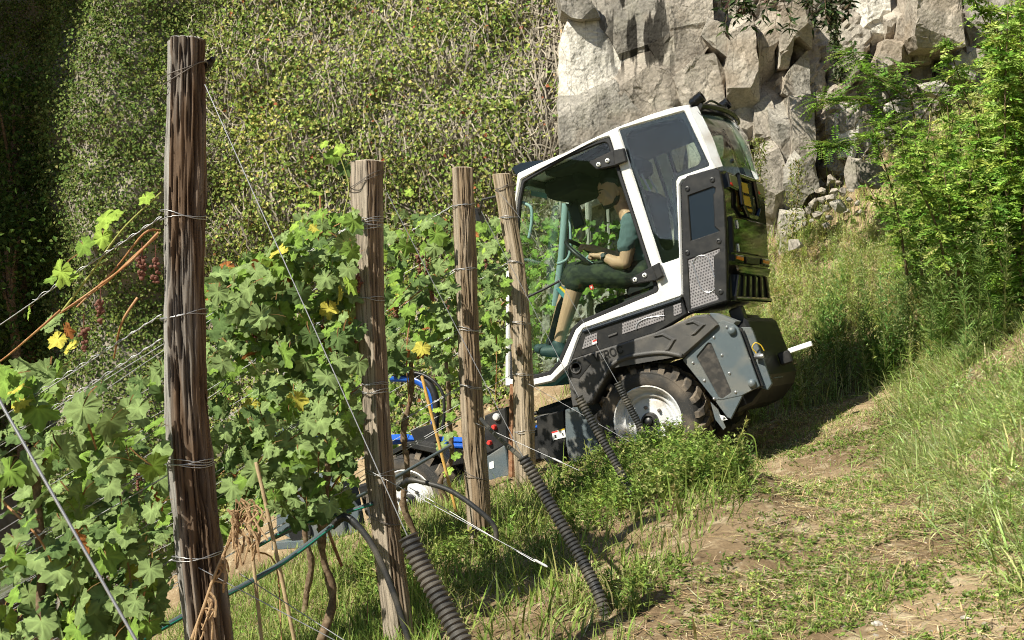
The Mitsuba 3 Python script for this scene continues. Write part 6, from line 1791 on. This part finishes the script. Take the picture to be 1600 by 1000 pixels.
# right bank: mown grass lying downhill, tufts, then tall weeds
PALEG = [(0.42, 0.50, 0.18), (0.33, 0.45, 0.13), (0.56, 0.60, 0.32), (0.24, 0.36, 0.08), (0.62, 0.54, 0.30)]
dR = lambda X, Y: X - path_right(Y)
X, Y = scatter(130000, 1.4, 6.0, 4.2, 11.6, lambda X, Y: sstep(-0.35, 0.05, dR(X, Y)) * (1 - sstep(2.6, 3.6, dR(X, Y))) * np.clip((clump(X, Y, 1.6, 17) - 0.36) * 5, 0.4, 1))
n = len(X)
pa = blades(base(X, Y, 0.01), G.normal(3.5, 1.0, n), G.gamma(4, 0.022, n) + 0.03, G.normal(1.15, 0.35, n), G.normal(0.35, 0.25, n), G.uniform(0.004, 0.009, n), pick(G, PALEG, [3, 3, 2, 2, 0.8], n), pick(G, PALEG, [3, 2, 3, 1, 1], n), 3)
X, Y = scatter(11000, 1.5, 5.0, 4.2, 11.5, lambda X, Y: sstep(-0.05, 0.2, dR(X, Y)) * (1 - sstep(1.6, 2.2, dR(X, Y))) * (clump(X, Y, 1.9, 7) > 0.47) * 0.6)
pb = leafy(X, Y, 0.12, 12, 0.05, 11, PALEG, (2, 3, 1, 3, 0.2), width=0.25)
v, f, c = join([pa, pb])
add('mown_grass', (v, f), 'vc_grass', color=c, label='long pale grass lying mown on the bank right of the track', kind='stuff')


def fleabane(X, Y, hgt, leaves, L, seed, pal, wt, plume=True, Z=None):
    """Upright stems thick with narrow leaves; loose pale plumes on top."""
    rr = np.random.default_rng(seed)
    m = len(X)
    b = base(X, Y) if Z is None else np.stack([X, Y, Z], 1)
    hh = hgt * rr.uniform(0.6, 1.15, m)
    la, le = rr.uniform(0, 6.28, m), np.abs(rr.normal(0, 0.16, m))
    ax = unit(np.stack([np.cos(la) * le - 0.05, np.sin(la) * le, np.ones(m)], 1))
    idx = np.repeat(np.arange(m), leaves)
    t = rr.uniform(0.06, 0.98, len(idx)) ** 0.9
    az = rr.uniform(0, 6.28, len(idx))
    ll = L * rr.uniform(0.6, 1.25, len(idx)) * (1.15 - 0.75 * t)
    p = b[idx] + ax[idx] * (t * hh[idx])[:, None]
    d = unit(np.stack([np.cos(az), np.sin(az), rr.normal(0.55, 0.35, len(idx))], 1))
    nn_ = unit(np.stack([-np.cos(az) * 0.5, -np.sin(az) * 0.5, np.ones(len(idx))], 1) + rr.normal(0, 0.25, (len(idx), 3)))
    shade = rr.uniform(0.75, 1.3, (len(idx), 1))
    out = [two_tri(p + d * ll[:, None] * 0.5, d, nn_, ll, np.maximum(ll * 0.13, 0.005), pick(rr, pal, wt, m)[idx] * shade, 0.1)]
    if plume:
        k = 16
        idx = np.repeat(np.arange(m), k)
        t = rr.uniform(0.72, 1.06, len(idx))
        az = rr.uniform(0, 6.28, len(idx)); rad = rr.uniform(0.01, 0.07, len(idx)) * (1.3 - t) * 2.2
        p = b[idx] + ax[idx] * (t * hh[idx])[:, None] + np.stack([np.cos(az) * rad, np.sin(az) * rad, rad * 0.6], 1)
        d = unit(rr.normal(0, 1, (len(idx), 3)) + [0, 0, 0.6])
        out.append(two_tri(p, d, unit(rr.normal(0, 1, (len(idx), 3)) + [0, -0.4, 0.4]), np.full(len(idx), 0.016), np.full(len(idx), 0.009), pick(rr, [(0.42, 0.42, 0.20), (0.30, 0.33, 0.12), (0.52, 0.47, 0.28)], [2, 2, 1], len(idx))))
    top = b + ax * hh[:, None]
    s_ = np.stack([np.ones(m), np.zeros(m), np.zeros(m)], 1) * 0.0028
    out.append((np.stack([b - s_, b + s_, top], 1).reshape(-1, 3), np.arange(m)[:, None] * 3 + [0, 1, 2], np.repeat(np.array([[0.26, 0.27, 0.10]]), 3 * m, 0)))
    return join(out)


FLEA = [(0.40, 0.47, 0.15), (0.31, 0.41, 0.11), (0.52, 0.56, 0.22), (0.58, 0.53, 0.25)]


def in_px(X, Y, h, box_):
    z = ground(X, Y, False) + h
    u, v = 800 + X / Y * FPX, 500 - z / Y * FPX
    return (u > box_[0]) & (u < box_[2]) & (v > box_[1]) & (v < box_[3])


# weeds over the bank beyond the tractor up to the cliff foot
X, Y = scatter(5200, 1.7, 6.0, 10.2, 13.1, lambda X, Y: (dR(X, Y) > -0.25) * 0.0 + (corridor(X, Y) > 2.0) * np.clip((clump(X, Y, 1.1, 19) - 0.25) * 3, 0.15, 1) * 0.75)
a = fleabane(X, Y, 0.42 * (1 - 0.55 * sstep(2.6, 3.6, corridor(X, Y))), 44, 0.08, 41, FLEA, (3, 2, 2, 0.6))
X, Y = scatter(26000, -0.5, 6.5, 10.2, 13.4, lambda X, Y: (corridor(X, Y) > 1.95) * 0.7)
n = len(X)
b_ = blades(base(X, Y), G.uniform(0, 6.28, n), G.gamma(4, 0.035, n) + 0.04, np.abs(G.normal(0.4, 0.3, n)), G.normal(0.7, 0.4, n), G.uniform(0.005, 0.009, n), pick(G, FLEA, [3, 2, 2, 0.8], n), None, 2)
X, Y = scatter(4200, 2.8, 7.0, 7.2, 12.0, lambda X, Y: (dR(X, Y) > 1.0) * np.clip((dR(X, Y) - 1.0), 0.1, 0.8) * 0.8)
c_ = fleabane(X, Y, 0.30, 36, 0.075, 43, FLEA, (3, 3, 2, 0.6), plume=False)
v, f, c = join([a, b_, c_])
add('weed_thicket', (v, f), 'vc_grass', color=c, label='pale green fine-leaved weeds covering the bank between tractor and cliff', kind='stuff')
# single tall weeds
TW = [((1448, 562), 0.0, 1.35, 'tallest dark green weed with narrow leaves in the middle of the right bank'), ((1402, 590), 0.1, 1.0, 'tall narrow-leaved weed just left of the tallest one'), ((1490, 540), 0.0, 1.15, 'tall narrow-leaved weed just right of the tallest one'),
      ((1352, 610), 0.1, 0.85, 'leaning weed at the edge of the shadow behind the tractor'), ((1535, 560), 0.0, 0.9, 'tall weed below the dense bush near the right edge'), ((1300, 560), 0.2, 0.75, 'yellowish weed right of the white hitch arm')]
for k, ((u, v), _, hgt, nm) in enumerate(TW):
    lo, hi = 4.0, 13.0
    for _ in range(40):
        mid = (lo + hi) / 2
        q_ = P(u, v, mid)
        lo, hi = (mid, hi) if q_[2] > ground(q_[0], q_[1]) else (lo, mid)
    q_ = P(u, v, lo)
    rr = np.random.default_rng(60 + k)
    m = 9
    X, Y = q_[0] + rr.normal(0, 0.09, m), q_[1] + rr.normal(0, 0.09, m)
    vv, ff, cc = fleabane(X, Y, hgt, 130, 0.12, 70 + k, [(0.19, 0.30, 0.08), (0.15, 0.25, 0.07), (0.27, 0.36, 0.11)], (2, 2, 1))
    add('tall_weed', (vv, ff), 'vc_grass', color=cc, label=nm, category='weed', group='tall weeds on the right bank')

# ------------------------------------------------------------------ bushes and saplings
def bush(name, label, cat_, stems, leaf_L, per, seed, pal, wt, width=0.3, spread=0.16, group=None):
    """stems: lists of photo pixels with depth; leaves in feathery sprays along them."""
    k = thing(name, label, cat_, group)
    rr = np.random.default_rng(seed)
    ms, parts = [], []
    for s in stems:
        c = spline([P(*q) for q in s], 8)
        ms.append(tube(c, np.linspace(0.011, 0.003, len(c)), 6))
        for j in range(per):
            t = rr.uniform(0.12, 1.0)
            i = min(int(t * (len(c) - 1)), len(c) - 2)
            o = c[i]
            az = rr.uniform(0, 6.28)
            d0 = unit(np.array([math.cos(az), math.sin(az) * 0.9 - 0.15, rr.normal(0.25, 0.4)]))
            ln = rr.uniform(0.5, 1.0) * spread * (1.25 - 0.5 * t)
            m = 16
            tt = np.linspace(0.12, 1.0, m)
            pos = o + d0 * (tt * ln)[:, None] + np.array([0, 0, -0.35 * ln]) * (tt ** 2)[:, None]
            sd = unit(np.cross(d0, [0, 0, 1.0]))
            sgn = np.where(np.arange(m) % 2, 1, -1)[:, None]
            d = unit(d0 * 0.8 + sd * sgn * 0.9 + rr.normal(0, 0.38, (m, 3)) - [0, 0, 0.15])
            nn_ = unit(np.array([-0.2, -0.45, 0.8]) + rr.normal(0, 0.5, (m, 3)))
            L = leaf_L * rr.uniform(0.7, 1.2, m) * (1.1 - 0.5 * tt)
            col = np.repeat(pick(rr, pal, wt, 1), m, 0) * rr.uniform(0.8, 1.25, (m, 1))
            parts.append(two_tri(pos + d * L[:, None] * 0.5, d, nn_, L, L * width, col, 0.12))
    v, f, c = join(parts)
    add('leaves', (v, f), 'vc_leaf', k, color=c, kind='stuff')
    for m_ in ms:
        add('stem', m_, 'wood_dark', k, smooth=True)
    return k


BG = [(0.23, 0.36, 0.06), (0.16, 0.28, 0.05), (0.33, 0.45, 0.09), (0.42, 0.49, 0.15)]


rb = np.random.default_rng(4)
GROUPS = [('big bright green bush filling the right edge at mid height', [(1560, 300), (1600, 280), (1530, 310), (1640, 270), (1490, 300)], 9.9, 130), ('feathery green bush in the upper right corner', [(1600, 120), (1560, 130), (1640, 90), (1590, 60)], 9.8, 240),
          ('darker green bush low at the right edge above the mown bank', [(1575, 440), (1610, 420), (1650, 420)], 9.6, 110), ('light green bush behind the tall weeds, left of the big bush', [(1470, 300), (1440, 330), (1500, 290), (1420, 300)], 11.0, 130)]
for k, (nm, tops, Y0, dropn) in enumerate(GROUPS):
    stems = []
    for (u, v) in tops:
        for r_ in range(6):
            du, Yk = rb.normal(0, 28), Y0 + rb.normal(0, 0.35)
            vt = v - rb.uniform(20, 130)
            stems.append([(u + du * 0.4 + 10, v + dropn, Yk + 0.15), (u + du * 0.7, (v + dropn + vt) / 2, Yk), (u + du * 1.6 - 8, vt, Yk - 0.1)])
    bush('bush', nm, 'bush', stems, (0.05, 0.055, 0.052, 0.045)[k], 105, 300 + k, BG, ((3, 2, 2, 1), (2, 2, 3, 2), (2, 3.5, 1.4, 0.5), (2, 2, 2, 2))[k], 0.34, 0.17, 'bushes on the right bank')


def compound(o, d, L, pairs, rr, pal, leaflet=0.034):
    """A pinnate leaf: its stalk and paired oval leaflets."""
    d = unit(d); sd = unit(np.cross(d, [0, 0, 1.0]))
    up = np.cross(sd, d)
    t = np.linspace(0.18, 1.0, pairs)
    pos = o + d * (t * L)[:, None] - np.array([0, 0, 0.22 * L]) * (t ** 2)[:, None]
    pos = np.concatenate([pos, pos]); sg = np.repeat([1.0, -1.0], pairs)[:, None]
    dd = unit(sd * sg + d * 0.35 + rr.normal(0, 0.08, (2 * pairs, 3)) - [0, 0, 0.15])
    LL = leaflet * rr.uniform(0.85, 1.1, 2 * pairs)
    col = np.repeat(pick(rr, pal, [1] * len(pal), 1), 2 * pairs, 0) * rr.uniform(0.85, 1.15, (2 * pairs, 1))
    st = o + d * (np.linspace(0, 1, 5) * L)[:, None] - np.array([0, 0, 0.22 * L]) * (np.linspace(0, 1, 5) ** 2)[:, None]
    m = tube(st, 0.0016, 4, caps=False)
    return [leaf_cloud(pos + dd * LL[:, None] * 0.55, dd, unit(np.tile(up, (2 * pairs, 1)) + rr.normal(0, 0.15, (2 * pairs, 3))), LL, LL * 0.5, col, 0.08),
            (np.asarray(m.vertices), np.asarray(m.faces), np.repeat([[0.25, 0.28, 0.09]], len(m.vertices), 0))]


SAP = [('locust sapling with leaflets in rows, its branch reaching left across the dark recess', [(1425, 300, 12.2), (1405, 220, 12.1), (1370, 165, 12.0), (1320, 155, 11.9), (1272, 158, 11.85)], [[(1405, 220, 12.1), (1360, 215, 11.95), (1310, 225, 11.9), (1285, 230, 11.9)], [(1400, 200, 12.1), (1390, 150, 12.0), (1345, 100, 12.0), (1330, 78, 12.0)]], 1),
       ('locust sapling with dark leaflet rows in front of the pale rock, right of the branch', [(1440, 290, 12.0), (1430, 200, 11.9), (1420, 140, 11.9), (1395, 95, 11.9)], [[(1430, 200, 11.9), (1470, 140, 11.8), (1490, 110, 11.8)], [(1425, 160, 11.9), (1385, 130, 11.8), (1350, 115, 11.8)], [(1430, 210, 11.9), (1400, 190, 11.8), (1370, 195, 11.8)]], 2),
       ('small sapling with dark green leaflets under the overhanging block', [(1505, 260, 11.8), (1500, 180, 11.8), (1490, 110, 11.8)], [[(1500, 190, 11.8), (1460, 150, 11.7)], [(1500, 170, 11.8), (1540, 125, 11.7)], [(1500, 150, 11.8), (1520, 95, 11.8)]], 3)]
for nm, main_, side_, sd_ in SAP:
    k = thing('locust_sapling', nm, 'sapling', 'saplings growing at the cliff foot')
    rr = np.random.default_rng(500 + sd_)
    parts = []
    for j, s in enumerate([main_] + side_):
        c = spline([P(*q) for q in s], 8)
        add('branch' if j else 'stem', tube(c, np.linspace(0.012 if not j else 0.007, 0.003, len(c)), 6), 'wood_dark', k, smooth=True)
        for i in range(6, len(c)):
            for _ in range(3 if sd_ != 1 else 4):
                az = rr.uniform(0, 6.28)
                parts += compound(c[i] + rr.normal(0, 0.015, 3), np.array([math.cos(az) - 0.2, math.sin(az) * 0.8 - 0.3, rr.normal(0.12, 0.35)]), rr.uniform(0.13, 0.24), rr.integers(6, 10), rr, [(0.16, 0.30, 0.05), (0.22, 0.37, 0.06), (0.30, 0.43, 0.09), (0.10, 0.19, 0.05)], 0.036)
    v, f, c = join(parts)
    add('leaves', (v, f), 'vc_leaf', k, color=c, kind='stuff')

# shrub hanging over the cliff columns at the top, and one in the gully
hk = thing('hanging_shrub', 'dark leafed shrub hanging down over the top of the rock columns', 'shrub')
rr = np.random.default_rng(71)
parts = []
for j in range(26):
    u = rr.uniform(1118, 1330)
    Yk = 12.75 + rr.normal(0, 0.06)
    e = rr.uniform(10, 48) * (1.0 if 1120 < u < 1320 else 0.6)
    c = spline([P(u + rr.normal(0, 12), -60, Yk), P(u + rr.normal(0, 8), -20, Yk - 0.1), P(u, e, Yk - 0.12)], 6)
    add('stem', tube(c, np.linspace(0.006, 0.002, len(c)), 5), 'wood_dark', hk, smooth=True)
    m = 44
    i = rr.integers(0, len(c), m)
    az = rr.uniform(0, 6.28, m)
    d = unit(np.stack([np.cos(az), np.sin(az) - 0.3, rr.normal(-0.6, 0.4, m)], 1))
    L = rr.uniform(0.06, 0.12, m)
    parts.append(two_tri(c[i] + d * L[:, None] * 0.55, d, unit(rr.normal(0, 0.5, (m, 3)) + [0, -0.5, 0.6]), L, L * 0.27, pick(rr, [(0.05, 0.075, 0.03), (0.08, 0.11, 0.045), (0.035, 0.05, 0.025), (0.12, 0.08, 0.06)], [3, 2, 2, 0.6], m), 0.15))
v, f, c = join(parts)
add('leaves', (v, f), 'vc_leaf', hk, color=c, kind='stuff')
for u0, v0, u1, v1, nm in ((1300, 10, 1312, 130, 'strand of ivy hanging down between the dark recess and the white rock'), (1186, 215, 1182, 330, 'yellow-green weed growing up the crack right of the cab roof'), (1248, 250, 1235, 380, 'pale trailing weed on the lowest cliff slab')):
    k = thing('trailing_weed', nm, 'weed')
    rr = np.random.default_rng(int(u0))
    m = 520
    t = rr.random(m)
    Yk = 12.62 if u0 > 1290 else 12.45
    c = np.array([P(u0 + (u1 - u0) * a + rr.normal(0, 8 if u0 < 1290 else 5), v0 + (v1 - v0) * a, Yk + rr.normal(0, 0.03)) for a in t])
    d = unit(rr.normal(0, 1, (m, 3)) + [0, -0.3, -0.4 if u0 > 1290 else 0.6])
    L = rr.uniform(0.03, 0.06, m)
    pal = [(0.22, 0.24, 0.07), (0.30, 0.29, 0.12), (0.15, 0.18, 0.05)] if u0 < 1290 else [(0.08, 0.10, 0.04), (0.20, 0.21, 0.13), (0.05, 0.07, 0.03)]
    vv, ff, cc = two_tri(c, d, unit(rr.normal(0, 0.5, (m, 3)) + [0, -0.7, 0.5]), L, L * (0.25 if u0 < 1290 else 0.6), pick(rr, pal, [2, 1, 1], m))
    add('leaves', (vv, ff), 'vc_leaf', k, color=np.clip(cc, 0.01, 0.9), kind='stuff')
    add('stem', tube(spline([P(u0, v0, Yk), P((u0 + u1) / 2 + 4, (v0 + v1) / 2, Yk), P(u1, v1, Yk)], 6), 0.004, 5), 'cane_pale', k, smooth=True)

# trees in the shaded gully at the left edge
for k, (u, v, Y, nm) in enumerate(((20, 260, 16.6, 'shaded leafy tree in the dark gully at the left edge'), (10, 430, 15.8, 'lower shaded tree in the gully beneath the first one'))):
    t = thing('gully_tree', nm, 'tree')
    rr = np.random.default_rng(90 + k)
    c0 = P(u, v, Y)
    add('trunk', tube(spline([c0 + [0.1, 0.4, -2.6], c0 + [0.05, 0.2, -1.0], c0 + [0, 0, 0.3]], 6), np.linspace(0.09, 0.03, 13), 8), 'wood_dark', t, smooth=True)
    ms = []
    for j in range(9):
        e = c0 + rr.normal(0, 1, 3) * [0.45, 0.4, 0.6]
        add('branch', tube(spline([c0 + [0, 0.1, -0.4], (c0 + e) / 2 + [0, 0, 0.1], e], 4), np.linspace(0.025, 0.006, 9), 5), 'wood_dark', t, smooth=True)
        ms.append(e)
    m = 3200
    i = rr.integers(0, 9, m)
    c = np.array(ms)[i] + rr.normal(0, 0.22, (m, 3))
    d = unit(rr.normal(0, 1, (m, 3)) + [0, 0, -0.4])
    L = rr.uniform(0.05, 0.09, m)
    vv, ff, cc = two_tri(c, d, unit(rr.normal(0, 0.6, (m, 3)) + [-0.2, -0.5, 0.6]), L, L * 0.6, pick(rr, [(0.07, 0.12, 0.03), (0.11, 0.17, 0.04), (0.05, 0.08, 0.02)], [2, 1, 2], m))
    add('crown', (vv, ff), 'vc_leaf', t, color=np.clip(cc, 0.01, 0.9), kind='stuff')

# grass stalk with a bent blade in front of the shadow
k = thing('grass_stalk', 'tall grass stalk with a seed head and a bent blade beside the rear wheel', 'grass')
Yk = gfind(1128, 770, 4, 8.6)
st = spline([P(1118, 790, Yk), P(1138, 730, Yk), P(1155, 690, Yk), P(1166, 655, Yk)], 8)
add('stem', tube(st, np.linspace(0.003, 0.0015, len(st)), 6), 'cane_green', k, smooth=True)
bl = spline([P(1151, 697, Yk), P(1162, 678, Yk - 0.02), P(1178, 685, Yk - 0.05), P(1183, 714, Yk - 0.06)], 8)
wd = np.linspace(0.006, 0.002, len(bl)); wd[len(wd) // 3] *= 1.3
vv = np.concatenate([bl - np.stack([wd, wd * 0, wd * 0.3], 1), bl + np.stack([wd, wd * 0, wd * 0.3], 1)])
nb = len(bl)
ff = np.array([[i, i + 1, nb + i + 1] for i in range(nb - 1)] + [[i, nb + i + 1, nb + i] for i in range(nb - 1)])
add('blade', (vv, ff), 'vc_grass', k, color=np.tile([0.17, 0.24, 0.05], (2 * nb, 1)))
rr = np.random.default_rng(2)
m = 60
i = rr.integers(len(st) - 9, len(st), m)
d = unit(rr.normal(0, 1, (m, 3)) + [0.5, 0, 0.8])
vv, ff, cc = two_tri(st[i] + d * 0.012, d, unit(rr.normal(0, 1, (m, 3))), np.full(m, 0.02), np.full(m, 0.005), pick(rr, [(0.35, 0.36, 0.12)], [1], m))
add('seed_head', (vv, ff), 'vc_grass', k, color=np.clip(cc, 0.01, 0.9), kind='stuff')
